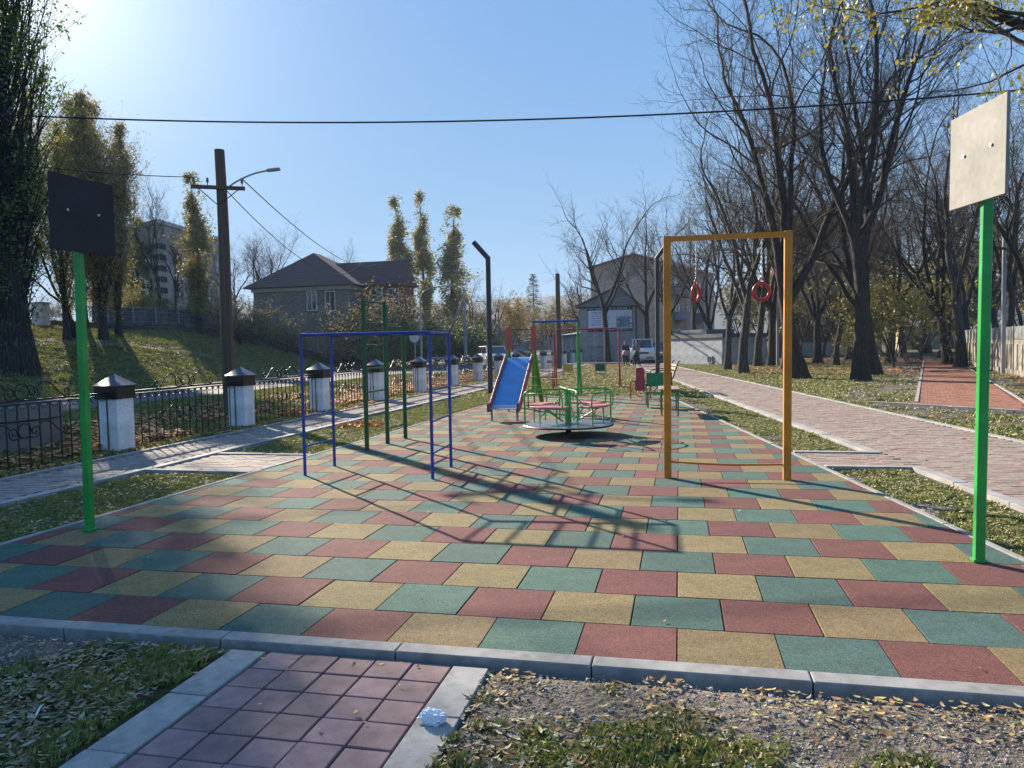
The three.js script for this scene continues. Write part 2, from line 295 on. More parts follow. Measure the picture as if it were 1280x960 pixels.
// ---------------------------------------------------------------- paved ways
const pvBump = { bumpMap: TX.concreteBump, bumpScale: 0.003, roughness: 0.93 };
function paving(root, frame, rows, cols, L, D, y, palette, limit, accept, name = 'paver') {
  // frame(u, v) -> [x, z]; u across in metres, v along in metres
  const mats = palette.map((c) => std({ color: c, map: TX.concrete, ...pvBump })), list = [], variants = [];
  for (let i = 0; i < 6; i++) variants.push(metric(new THREE.BoxGeometry(L - 0.007, 0.05, D - 0.007), i * 0.41, i * 0.17));
  for (let r = 0; r < rows; r++) for (let c = -1; c <= cols; c++) {
    const u = (c + (r % 2 ? 0.5 : 0) + 0.5) * L, v = (r + 0.5) * D, [x, z] = frame(u, v);
    if (!accept(x, z, u, v)) continue;
    list.push({ x, z, d: Math.hypot(x - survey.position.x, z - survey.position.z), k: hsh(r, c, 3) < 0.5 ? Math.floor(hsh(r >> 1, c >> 1, 8) * palette.length) : Math.floor(hsh(r, c, 9) * palette.length) });
  }
  list.sort((a, b) => a.d - b.d);
  const [ax, az] = frame(0, 0), [bxx, bz] = frame(1, 0), turn = Math.atan2(-(bz - az), bxx - ax), rest = [];
  list.forEach((t, n) => {
    const dy = R(-0.0035, 0.0025), g = variants[n % 6], rx = R(-0.008, 0.008), rz = R(-0.008, 0.008);
    if (n < limit) { const m = part(name, g, mats[t.k], root); m.position.set(t.x, y - 0.025 + dy, t.z); m.rotation.set(rx, turn, rz); }
    else rest.push({ t, dy, rx, rz });
  });
  if (rest.length) {
    const P = [], N = [], C = [], U = [], I = [], o = new THREE.Object3D(), v = V(), src = variants[0], sp = src.attributes.position, sn = src.attributes.normal, su = src.attributes.uv;
    for (const { t, dy, rx, rz } of rest) {
      o.position.set(t.x, y - 0.025 + dy, t.z); o.rotation.set(rx, turn, rz); o.updateMatrix();
      const c = palette[t.k], ou = rnd() * 3;
      for (let i = 0; i < sp.count; i++) { if (sn.getY(i) < -0.5) continue; v.fromBufferAttribute(sp, i).applyMatrix4(o.matrix); P.push(v.x, v.y, v.z); v.fromBufferAttribute(sn, i).transformDirection(o.matrix); N.push(v.x, v.y, v.z); C.push(c.r, c.g, c.b); U.push(su.getX(i) + ou, su.getY(i)); }
    }
    const g = new THREE.BufferGeometry(); g.setAttribute('position', new THREE.Float32BufferAttribute(P, 3)); g.setAttribute('normal', new THREE.Float32BufferAttribute(N, 3)); g.setAttribute('color', new THREE.Float32BufferAttribute(C, 3)); g.setAttribute('uv', new THREE.Float32BufferAttribute(U, 2));
    const m = part(name + 's_far', g, std({ vertexColors: true, map: TX.concrete, ...pvBump }), root); m.userData.kind = 'stuff';
  }
}
function slabRun(root, ax, az, bxx, bz, w, y0, y1, len, mat = M.slab, name = 'kerb_slab', jit = 0.004) {
  const L = Math.hypot(bxx - ax, bz - az), ang = Math.atan2(-(bz - az), bxx - ax), n = Math.round(L / len);
  for (let i = 0; i < n; i++) { const m = (i + 0.5) / n, k = part(name, rbx(L / n - 0.008, y1 - y0, w, 0.006), mat, root); k.position.set(lerp(ax, bxx, m), (y0 + y1) / 2 + R(-jit, jit), lerp(az, bz, m)); k.rotation.set(R(-0.006, 0.006), ang + R(-0.004, 0.004), 0); }
}
const bedMat = std({ color: lin(0.16, 0.13, 0.11), map: TX.soil, roughness: 1 });
{
  const pinks = [lin(0.43, 0.3, 0.25), lin(0.46, 0.32, 0.26), lin(0.41, 0.285, 0.235), lin(0.46, 0.37, 0.3), lin(0.43, 0.35, 0.29)];
  // right walkway
  const w = thing('walkway', 'wide pink and grey paved walkway curving past the playground towards the van', 'path', [0, 0, 0], 0, null, 'structure');
  const dv = V(-0.135, 0, -1).normalize(), du = V(1, 0, -0.135).normalize(), o = [inR(4), 4];
  part('bed', sheet([[inR(6) - 0.05, 6], [outR(6) + 0.05, 6], [outR(-56) + 0.05, -56], [inR(-56) - 0.05, -56]], -0.045), bedMat, w);
  part('crossing_bed', sheet([[edgeR(-6.0) + 0.08, -6.0], [inR(-6.0), -6.0], [inR(-7.4), -7.4], [edgeR(-7.4) + 0.08, -7.4]], -0.041), bedMat, w);
  paving(w, (u, v) => [o[0] + du.x * u + dv.x * v, o[1] + du.z * u + dv.z * v], 590, 13, 0.2, 0.1, -0.012, pinks, 300, (x, z) => x > inR(z) + 0.16 && x < outR(z) - 0.12);
  const x0 = edgeR(-6.0) + 0.02;
  paving(w, (u, v) => [x0 - 0.4 + u, -6.15 - v], 11, 9, 0.2, 0.1, -0.012, pinks, 60, (x, z) => x > edgeR(z) + 0.02 && x < inR(z) + 0.2 && z < -6.19 && z > -7.22, 'crossing_paver');
  slabRun(w, inR(6) + 0.09, 6, inR(-6.1) + 0.09, -6.1, 0.15, -0.1, 0.004, 1.0); slabRun(w, inR(-7.3) + 0.09, -7.3, inR(-56) + 0.09, -56, 0.15, -0.1, 0.004, 1.0);
  slabRun(w, outR(6) - 0.06, 6, outR(-56) - 0.06, -56, 0.11, -0.1, 0.006, 1.0);
  slabRun(w, edgeR(-6.1) + 0.09, -6.1, inR(-6.1) + 0.15, -6.1, 0.12, -0.1, 0.006, 0.9); slabRun(w, edgeR(-7.3) + 0.09, -7.3, inR(-7.3) + 0.14, -7.3, 0.12, -0.1, 0.006, 0.9);
  // left walkway
  const l = thing('footway', 'narrow paved footway running beside the iron fence with pale kerb', 'path', [0, 0, 0], 0, null, 'structure');
  part('bed', sheet([[-8.4, 6], [-6.9, 6], [-6.9, -62], [-8.4, -62]], -0.045), bedMat, l);
  part('crossing_bed', sheet([[-6.9, -5.0], [edgeL(-5.0) - 0.08, -5.0], [edgeL(-6.6) - 0.08, -6.6], [-6.9, -6.6]], -0.041), bedMat, l);
  const greys = [lin(0.46, 0.37, 0.32), lin(0.43, 0.33, 0.29), lin(0.48, 0.39, 0.34), lin(0.44, 0.37, 0.33)];
  paving(l, (u, v) => [-8.32 + u, 5 - v], 670, 7, 0.2, 0.1, -0.014, greys, 300, (x, z) => x > -8.26 && x < -7.16);
  paving(l, (u, v) => [-6.95 + u, -5.1 - v], 14, 8, 0.2, 0.1, -0.014, greys, 80, (x, z) => x > -6.92 && x < edgeL(z) - 0.02 && z < -5.14 && z > -6.5, 'crossing_paver');
  slabRun(l, -6.99, 6, -6.99, -62, 0.14, -0.1, 0.012, 1.0); slabRun(l, -8.37, 6, -8.37, -62, 0.08, -0.1, 0.012, 1.0);
  slabRun(l, -6.9, -5.06, edgeL(-5) - 0.09, -5.06, 0.12, -0.1, 0.004, 0.75); slabRun(l, -6.9, -6.57, edgeL(-6.57) - 0.09, -6.57, 0.12, -0.1, 0.004, 0.75);
  // foreground path of square tiles
  const f = thing('tiled_path', 'path of square mauve concrete tiles with pale slabs leading up to the kerb', 'path', [0, 0, 0], 0, null, 'structure');
  part('bed', sheet([[-2.32, 0.07], [-0.9, 0.07], [-0.9, 5], [-2.32, 5]], -0.045), bedMat, f);
  const fm = [0.93, 0.98, 1.03, 1.08].map((k, i) => std({ color: lin(0.4 * k, 0.255 * k, (0.24 + 0.006 * i) * k), map: TX.concrete, bumpMap: TX.concreteBump, bumpScale: 0.003, roughness: 0.9 }));
  const tg = [0, 1, 2, 3, 4, 5].map((i) => metric(new RoundedBoxGeometry(0.192, 0.05, 0.192, 2, 0.006), i * 0.31, i * 0.47));
  for (let j = 0; j < 20; j++) for (let i = 0; i < 5; i++) { const m = part('path_tile', tg[(i * 7 + j * 3) % 6], fm[Math.floor(rnd() * 4)], f); m.position.set(-2.085 + 0.1 + i * 0.2 + R(-0.002, 0.002), -0.053 + R(-0.002, 0.002), 0.085 + 0.1 + j * 0.2 + R(-0.002, 0.002)); m.rotation.set(R(-0.008, 0.008), R(-0.006, 0.006), R(-0.008, 0.008)); }
  slabRun(f, -2.2, 0.1, -2.2, 4.1, 0.2, -0.16, -0.023, 0.5, M.slab, 'edge_slab', 0.002); slabRun(f, -0.985, 0.1, -0.985, 4.1, 0.18, -0.16, -0.023, 0.5, M.slab, 'edge_slab', 0.002);
  // red path, road
  const rp = thing('red_path', 'red paved path leading away between dark trees', 'path', [0, 0, 0], 0, null, 'structure'); part('bed', sheet(redPath, -0.024), bedMat, rp);
  { const d1 = V(9.9, 0, -33.6).normalize(), d2 = V(33.6, 0, 9.9).normalize(); paving(rp, (u, v) => [3.2 + d2.x * u + d1.x * v, -12.4 + d2.z * u + d1.z * v], 390, 18, 0.2, 0.1, 0.004, [lin(0.5, 0.2, 0.12), lin(0.46, 0.18, 0.105), lin(0.54, 0.23, 0.14), lin(0.44, 0.19, 0.12)], 200, (x, z) => inPoly(redPath, x, z)); }
  const rk = thing('red_path_kerb', 'pale concrete kerb along the sides of the red path', 'kerb', [0, 0, 0], 0, null, 'structure');
  slabRun(rk, 5.5, -15.72, 15.6, -49.8, 0.08, -0.1, 0.02, 1.0); slabRun(rk, 7.6, -15.1, 17.25, -49, 0.08, -0.1, 0.02, 1.0); slabRun(rk, 4.5, -15.98, 6.9, -13.27, 0.08, -0.1, 0.02, 1.0);
  { const g = new THREE.BufferGeometry(), P = [], I = [], U = []; let n = 0; for (let z = 30; z >= -230; z -= 2) { const a = roadIn(z), b = roadOut(z); for (let k = 0; k <= 6; k++) { const x = lerp(a, b, k / 6); P.push(x, Math.max(landHeight(x, z), -0.07) + 0.03 + 0.03 * Math.sin(Math.PI * k / 6), z); U.push(x, z); } if (n) for (let k = 0; k < 6; k++) { const q = n * 7 + k; I.push(q - 7, q, q - 6, q - 6, q, q + 1); } n++; }
    g.setAttribute('position', new THREE.Float32BufferAttribute(P, 3)); g.setAttribute('uv', new THREE.Float32BufferAttribute(U, 2)); g.setIndex(I); g.computeVertexNormals();
    tag(part('road', g, M.asphalt, scene), 'pale worn asphalt road running behind the iron fence', 'road', null, 'structure'); }
}
// ---------------------------------------------------------------- play equipment
const LEAN = -0.012;                                    // the court falls a little to the right, the posts stand plumb
function backboard(label, pos, side, mat, boardTurn) {
  const t = thing('basketball_backboard', label, 'backboard', pos); t.rotation.z = LEAN;
  part('post', sqbar(V(0, -0.12, 0), V(0, 2.98, 0), 0.062), M.green, t);
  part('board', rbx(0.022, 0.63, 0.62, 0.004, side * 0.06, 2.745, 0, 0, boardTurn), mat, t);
  part('bracket', [bx(0.035, 0.05, 0.5, side * 0.038, 2.86, 0, 0, boardTurn), bx(0.035, 0.05, 0.5, side * 0.038, 2.6, 0, 0, boardTurn)], M.green, t);
  for (const s of [-1, 1]) { const b = new THREE.CylinderGeometry(0.011, 0.011, 0.014, 8); b.rotateZ(Math.PI / 2); b.translate(side * 0.073, 2.77, s * 0.15); b.rotateY(boardTurn); part('bolt', b, M.steel, t); }
  part('foot_cap', rbx(0.085, 0.02, 0.085, 0.004, 0, 0.012, 0), M.green, t);
  return t;
}
backboard('green post carrying a near-black square board beside the footway', [-5.05, 0, -1.96], 1, std({ color: lin(0.028, 0.028, 0.032), map: TX.paint, roughness: 0.8 }), -0.13);  // even near-black base colour, the opposite board is pale
backboard('green post carrying a pale sunlit square board beside the wide walkway', [2.01, 0, -2.05], -1, std({ color: lin(0.31, 0.295, 0.265), map: TX.paint, roughness: 0.8 }), 0.2);

{ // orange frame with rings
  const t = thing('ring_stand', 'orange square tube frame with low and high crossbars', 'exercise stand', [0.53, 0, -5.09]); t.rotation.z = LEAN * 0.7;
  const x0 = -0.645, x1 = 0.645;
  for (const x of [x0, x1]) part('post', sqbar(V(x, -0.1, 0), V(x, 2.735, 0), 0.082), M.orange, t);
  part('top_bar', bx(1.208, 0.055, 0.055, 0, 2.7, 0), M.orange, t);
  part('low_bar', tube([V(x0 + 0.03, 0.18, 0), V(-0.25, 0.165, 0.004), V(0.1, 0.16, 0), V(x1 - 0.03, 0.175, 0)], 0.013, 12, 7), M.orange, t);
  const ring = (x, y, turn, label) => {
    const g = thing('gymnastic_ring', label, 'ring', [0.53 + x, 0, -5.09], 0, 'red rings hanging from the orange frame');
    const tor = new THREE.TorusGeometry(0.088, 0.019, 10, 28); tor.rotateY(turn); tor.translate(0, y, 0); part('hoop', tor, M.red, g);
    const eye = new THREE.TorusGeometry(0.026, 0.008, 6, 14); eye.rotateY(turn); eye.translate(0, y + 0.125, 0); part('eyelet', eye, M.red, g);
    const links = []; for (let yy = y + 0.16, k = 0; yy < 2.665; yy += 0.026, k++) { const l = new THREE.TorusGeometry(0.0115, 0.0035, 5, 10); l.scale(0.7, 1.35, 1); l.rotateY((k % 2) * Math.PI / 2 + turn); l.translate(0, yy, 0); links.push(l); }
    part('chain', links, M.steel, g); g.rotation.z = LEAN * 0.7;
  };
  ring(-0.33, 2.09, 1.12, 'red ring turned nearly edge-on hanging by chain'); ring(0.37, 2.08, 0.18, 'red ring hanging face-on by a chain');
}
{ // blue overhead ladder
  const t = thing('overhead_ladder', 'blue tube overhead ladder with two ladder ends', 'climbing frame'); t.rotation.z = LEAN * 0.5;
  const H = 1.71, P = { a: V(-4.52, 0, -4.84), b: V(-4.47, 0, -5.55), c: V(-2.83, 0, -4.76), d: V(-2.87, 0, -5.62) };
  const up = (p, y) => V(p.x, y, p.z);
  for (const k of 'abcd') part('post', rod(up(P[k], -0.1), up(P[k], H), 0.0195, 0.0195, 10), M.blue, t);
  for (const [p, q] of ['ac', 'bd']) part('side_rail', rod(up(P[p], H), up(P[q], H), 0.021, 0.021, 10), M.blue, t);
  for (const [p, q] of ['ab', 'cd']) { const ys = p === 'a' ? [0.33, 0.7, 1.71] : [0.28, 0.66, 1.03, 1.4, 1.71]; for (const y of ys) part('end_rung', rod(up(P[p], y), up(P[q], y), 0.0125, 0.0125, 8), M.blue, t); }
  for (let i = 1; i < 5; i++) part('rung', rod(up(P.a.clone().lerp(P.c, i / 5), H), up(P.b.clone().lerp(P.d, i / 5), H), 0.013, 0.013, 8), M.blue, t);
}
{ // dark green wall bars
  const t = thing('wall_bars', 'dark green climbing wall bars with a tall and a lower bay', 'climbing frame'); t.rotation.z = LEAN * 0.5;
  const P = [V(-4.65, 0, -7.02), V(-4.63, 0, -7.8), V(-4.58, 0, -8.48)], H = [2.28, 2.28, 1.95];
  P.forEach((p, i) => part('post', rod(V(p.x, -0.1, p.z), V(p.x, H[i], p.z), 0.034, 0.034, 10), M.dkgreen, t));
  for (const y of [0.5, 0.86, 1.22, 1.58, 1.92, 2.25]) part('rung', rod(V(P[0].x, y, P[0].z), V(P[1].x, y, P[1].z), 0.014, 0.014, 8), M.dkgreen, t);
  for (const y of [0.22, 1.88]) part('rung', rod(V(P[1].x, y, P[1].z), V(P[2].x, y, P[2].z), 0.014, 0.014, 8), M.dkgreen, t);
}
{ // slide
  const t = thing('slide', 'children slide with blue chute, red side boards and green ladder', 'slide', [-3.52, 0, -11.4], 0.045);
  const maroon = paint(0.3, 0.03, 0.035, 0.45), lime = paint(0.12, 0.4, 0.03, 0.4), yel = paint(0.7, 0.33, 0.03, 0.45), chute = paint(0.07, 0.29, 0.62, 0.35);
  const prof = [[0.16, 0.26], [0, 0.262], [-0.18, 0.3], [-0.42, 0.42], [-0.8, 0.63], [-1.4, 0.93], [-2.05, 1.25], [-2.45, 1.27]];
  const curve = new THREE.CatmullRomCurve3(prof.map(([z, y]) => V(0, y, z)), false, 'catmullrom', 0.4), pts = curve.getPoints(40), W = 0.29;
  const strip = (x0, x1, f0, f1, th) => { const s = new THREE.Shape(); const a = pts.map((p) => [p.z, p.y + f0(p)]), b = pts.map((p) => [p.z, p.y + f1(p)]).reverse(); [...a, ...b].forEach(([z, y], i) => (i ? s.lineTo(z, y) : s.moveTo(z, y))); const g = new THREE.ExtrudeGeometry(s, { depth: x1 - x0, bevelEnabled: false }); g.rotateY(-Math.PI / 2); g.translate(x1, 0, 0); return metric(g); };
  part('chute', strip(-W, W, () => -0.008, () => 0.004), chute, t);
  part('chute_end', strip(-W + 0.002, W - 0.002, (p) => (p.z > -0.22 ? 0.0045 : -0.004), (p) => (p.z > -0.22 ? 0.007 : -0.004)), M.steel, t);
  const clipSide = (x0, x1, za, zb, lo, hi) => { const sel = pts.filter((p) => p.z <= za && p.z >= zb), s = new THREE.Shape(); const a = sel.map((p) => [p.z, p.y + lo]), b = sel.map((p) => [p.z, p.y + hi]).reverse(); [...a, ...b].forEach(([z, y], i) => (i ? s.lineTo(z, y) : s.moveTo(z, y))); const g = new THREE.ExtrudeGeometry(s, { depth: x1 - x0, bevelEnabled: true, bevelSize: 0.004, bevelThickness: 0.004, bevelSegments: 1 }); g.rotateY(-Math.PI / 2); g.translate(x1, 0, 0); return metric(g); };
  for (const s of [-1, 1]) {
    const xa = s > 0 ? W + 0.004 : -W - 0.036, xb = s > 0 ? W + 0.036 : -W - 0.004;
    part('side_board', clipSide(xa, xb, 0.2, -2.1, -0.06, 0.11), maroon, t);
    part('side_board', clipSide(xa + 0.001, xb - 0.001, -2.12, -2.5, -0.1, 0.16), lime, t);
    part('foot', rod(V(s * 0.27, -0.05, -0.02), V(s * 0.27, 0.25, -0.02), 0.026, 0.026, 8), M.galv, t);
    const px = s * (W + 0.02);
    part('handle_post', sqbar(V(px, 1.36, -2.28), V(px - s * 0.02, 2.0, -2.4), 0.115, 0.04), paint(0.6, 0.075, 0.03, 0.45), t);
    part('ladder_side', sqbar(V(px, 1.38, -2.3), V(px + s * 0.03, -0.05, -3.45), 0.11, 0.04), lime, t);
    part('ladder_side', sqbar(V(px, 1.3, -2.25), V(px, -0.05, -2.2), 0.03, 0.06), lime, t);
  }
  part('cross_bar', rod(V(-W - 0.02, 1.93, -2.38), V(W + 0.02, 1.93, -2.38), 0.011, 0.011, 8), M.iron, t);
  for (let i = 0; i < 6; i++) { const f = (i + 0.7) / 6.5; part('step', bx(2 * W + 0.03, 0.025, 0.11, 0, lerp(1.38, -0.05, f), lerp(-2.3, -3.45, f)), yel, t); }
}
{ // merry-go-round
  const t = thing('merry_go_round', 'green merry-go-round with pale deck and four pink seats', 'roundabout', [-1.85, 0, -9.13], 0.35);
  const deckM = std({ color: lin(0.36, 0.38, 0.4), roughness: 0.35, metalness: 0.55, map: TX.concrete }), pink = paint(0.55, 0.17, 0.16, 0.5);
  const deck = new THREE.LatheGeometry([[0, 0.165], [0.74, 0.165], [0.76, 0.168], [0.77, 0.178], [0.762, 0.19], [0.74, 0.192], [0, 0.194]].map(([x, y]) => new THREE.Vector2(x, y)), 56); part('deck', deck, deckM, t);
  const rim = new THREE.TorusGeometry(0.768, 0.014, 6, 56); rim.rotateX(Math.PI / 2); rim.translate(0, 0.172, 0); part('rim', rim, M.iron, t);
  part('pivot', [rod(V(0, -0.05, 0), V(0, 0.165, 0), 0.05, 0.05, 14)], M.iron, t);
  part('centre_post', sqbar(V(0, 0.19, 0), V(0, 0.8, 0), 0.085, 0.085, 0.4), M.green, t);
  for (let i = 0; i < 4; i++) {
    const a = i * Math.PI / 2, d = V(Math.cos(a), 0, Math.sin(a)), n = V(-Math.sin(a), 0, Math.cos(a)), at = (r, s, y) => d.clone().multiplyScalar(r).addScaledVector(n, s).setY(y);
    part('spoke_rail', tube([at(0.04, 0, 0.78), at(0.4, 0, 0.79), at(0.66, 0, 0.785), at(0.745, 0, 0.74), at(0.755, 0, 0.62), at(0.752, 0, 0.2)], 0.0145, 26, 8, false, 0.2), M.green, t);
    const e = Math.PI / 4, d2 = V(Math.cos(a + e), 0, Math.sin(a + e)), n2 = V(-Math.sin(a + e), 0, Math.cos(a + e)), at2 = (r, s, y) => d2.clone().multiplyScalar(r).addScaledVector(n2, s).setY(y);
    part('seat', (() => { const s = new THREE.Shape(); s.absarc(0, 0, 0.72, -0.5, 0.5, false); s.absarc(0, 0, 0.44, 0.62, -0.62, true); const g = new THREE.ExtrudeGeometry(s, { depth: 0.022, bevelEnabled: true, bevelSize: 0.006, bevelThickness: 0.005, bevelSegments: 1, curveSegments: 10 }); g.rotateX(-Math.PI / 2); g.rotateY(-(a + e)); return metric(g.translate(0, 0.5, 0)); })(), pink, t);
    part('seat_brace', rod(at2(0.16, 0, 0.24), at2(0.64, 0, 0.5), 0.012, 0.012, 7), M.green, t);
    part('seat_brace', rod(at2(0.6, 0.17, 0.2), at2(0.6, 0.17, 0.5), 0.012, 0.012, 7), M.green, t); part('seat_brace', rod(at2(0.6, -0.17, 0.2), at2(0.6, -0.17, 0.5), 0.012, 0.012, 7), M.green, t);
    part('back_rail', tube([at2(0.68, -0.34, 0.5), at2(0.69, -0.34, 0.66), at2(0.7, -0.3, 0.74), at2(0.75, -0.12, 0.75), at2(0.755, 0.12, 0.75), at2(0.7, 0.3, 0.74), at2(0.69, 0.34, 0.66), at2(0.68, 0.34, 0.5)], 0.0125, 34, 7, false, 0.3), M.green, t);
    part('seat_brace', rod(at(0.05, 0, 0.72), at(0.5, 0.0, 0.3), 0.01, 0.01, 6), M.green, t);
  }
}
// swings
function swingSeat(label, pos, turn, top, w, mat, back) {
  const t = thing('playground_swing', label, 'swing', pos, turn);
  part('seat', rbx(w, 0.03, 0.26, 0.008, 0, 0.45, 0), mat, t);
  if (back) part('backrest', rbx(w, 0.26, 0.025, 0.008, 0, 0.68, -0.14), mat, t);
  for (const s of [-1, 1]) part('hanger', [rod(V(s * w * 0.47, 0.45, 0.08), V(s * w * 0.47, top, 0), 0.009, 0.009, 6), rod(V(s * w * 0.47, 0.45, -0.1), V(s * w * 0.47, 0.95, -0.005), 0.009, 0.009, 6)], M.galv, t);
  return t;
}
{
  const g = thing('swing_set', 'tall swing set with green legs and blue top bar', 'swing frame', [-3.85, 0, -20.2]);
  const gl = paint(0.03, 0.3, 0.05, 0.4);
  for (const s of [-1, 1]) for (const z of [-0.42, 0.3]) part('leg', rod(V(s * 0.74 + 0.0, -0.05, z), V(s * 0.72, 2.3, 0), 0.04, 0.035, 8), gl, g);
  part('top_bar', rod(V(-0.76, 2.31, 0), V(0.76, 2.31, 0), 0.035, 0.035, 8), M.blue, g);
  for (const s of [-1, 1]) part('brace', rod(V(s * 0.735, 0.95, -0.26), V(s * 0.735, 0.95, 0.19), 0.015, 0.015, 6), gl, g);
  for (const x of [-0.3, 0.3]) part('bracket', bx(0.04, 0.08, 0.03, x, 2.255, 0), M.iron, g);
  swingSeat('plank swing under the blue top bar', [-3.85, 0, -20.2], 0, 2.26, 0.5, std({ color: lin(0.3, 0.22, 0.1), map: TX.wood }));
  const r = thing('swing_set', 'red tube swing set standing on the leafy lawn', 'swing frame', [-3.33, 0, -24.1]);
  const rd = paint(0.4, 0.04, 0.045, 0.4);
  for (const s of [-1, 1]) { part('post', tube([V(s * 1.2, -0.05, s < 0 ? 0.2 : 0), V(s * 1.2, 1.9, 0.04), V(s * 1.18, 2.08, 0.01), V(s * 1.06, 2.12, 0)], 0.03, 14, 8, false, 0.2), rd, r); part('post', rod(V(s * 1.2, -0.05, -0.32), V(s * 1.18, 2.05, 0), 0.028, 0.028, 8), rd, r); }
  part('top_bar', rod(V(-1.1, 2.12, 0), V(1.1, 2.12, 0), 0.03, 0.03, 8), rd, r);
  swingSeat('dark green swing seat with backrest hanging from the red frame', [-2.84, 0, -24.1], 0, 2.1, 0.4, M.dkgreen, true);
  swingSeat('yellow swing seat with backrest hanging from the red frame', [-4.05, 0, -24.1], 0, 2.1, 0.36, paint(0.5, 0.33, 0.03, 0.5), true);
  // seesaw plank in red beyond the slide
  const b = thing('balance_bench', 'low red plank bench on red legs behind the slide', 'bench', [-4.75, 0, -22.6], 0.1);
  part('plank', rbx(1.0, 0.035, 0.25, 0.01, 0, 0.42, 0), rd, b); part('plank', rbx(1.0, 0.03, 0.2, 0.01, 0, 0.62, -0.25), rd, b);
  for (const s of [-1, 1]) for (const z of [-0.2, 0.1]) part('leg', rod(V(s * 0.38, -0.05, z), V(s * 0.36, z < 0 ? 0.62 : 0.41, z), 0.018, 0.018, 6), rd, b);
}
{ // red ride-on seat
  const t = thing('ride_on_seat', 'red metal ride-on seat with tall rounded back and side rails', 'play seat', [-1.05, 0, -17.58]);
  const rd = paint(0.42, 0.03, 0.025, 0.45), or = paint(0.5, 0.1, 0.03, 0.45);
  const plate = (w, h, r, y, z, tilt) => { const s = new THREE.Shape(); s.moveTo(-w / 2 + r, 0); s.lineTo(w / 2 - r, 0); s.quadraticCurveTo(w / 2, 0, w / 2, r); s.lineTo(w / 2, h - r); s.quadraticCurveTo(w / 2, h, w / 2 - r, h); s.lineTo(-w / 2 + r, h); s.quadraticCurveTo(-w / 2, h, -w / 2, h - r); s.lineTo(-w / 2, r); s.quadraticCurveTo(-w / 2, 0, -w / 2 + r, 0); const g = new THREE.ExtrudeGeometry(s, { depth: 0.03, bevelSize: 0.006, bevelThickness: 0.006, bevelSegments: 1 }); g.rotateX(tilt); g.translate(0, y, z); return metric(g); };
  part('head_plate', plate(0.22, 0.36, 0.07, 0.5, -0.05, -0.12), rd, t);
  part('seat_plate', plate(0.27, 0.34, 0.05, 0.22, 0.05, -0.25), rd, t);
  for (const s of [-1, 1]) { part('leg', rod(V(s * 0.27, -0.05, 0), V(s * 0.27, 0.46, 0), 0.024, 0.024, 8), or, t); part('rail', rod(V(s * 0.27, 0.46, 0), V(s * 0.06, 0.5, -0.03), 0.018, 0.018, 7), rd, t); }
  part('foot_loop', tube([V(-0.1, 0.3, 0.06), V(-0.11, 0.12, 0.08), V(0, 0.06, 0.09), V(0.11, 0.12, 0.08), V(0.1, 0.3, 0.06)], 0.012, 20, 6), or, t);
}
{ // small table with bench
  const t = thing('play_table', 'small play table with wooden top on green legs', 'table', [-0.2, 0, -13.1], 0.04);
  const wood = std({ color: lin(0.62, 0.45, 0.26), map: TX.wood, roughness: 0.6 }), gg = paint(0.015, 0.2, 0.045, 0.4);
  for (let i = 0; i < 3; i++) part('board', rbx(0.14, 0.024, 1.26, 0.004, -0.15 + i * 0.145, 0.555, 0), wood, t);
  for (const x of [-0.17, 0.17]) for (const z of [-0.56, 0.56]) part('leg', sqbar(V(x, -0.05, z), V(x, 0.54, z), 0.032), gg, t);
  part('apron', [bx(0.36, 0.06, 0.02, 0, 0.512, 0.57), bx(0.36, 0.06, 0.02, 0, 0.512, -0.57), bx(0.02, 0.06, 1.1, -0.175, 0.511, 0), bx(0.02, 0.06, 1.1, 0.175, 0.511, 0)], gg, t);
  const b = thing('play_bench', 'green wooden bench with slanted side panel behind the play table', 'bench', [-0.5, 0, -14.6], 0.05);
  part('backrest', bx(0.5, 0.32, 0.03, 0, 0.66, -0.12, -0.2), gg, b); part('seat', rbx(0.5, 0.03, 0.34, 0.006, 0, 0.36, 0.05), gg, b); part('side_panel', bx(0.03, 0.5, 0.36, -0.26, 0.33, 0.02), gg, b);
  for (const x of [-0.22, 0.22]) for (const z of [-0.1, 0.18]) part('leg', sqbar(V(x, -0.05, z), V(x, 0.35, z), 0.03), gg, b);
}
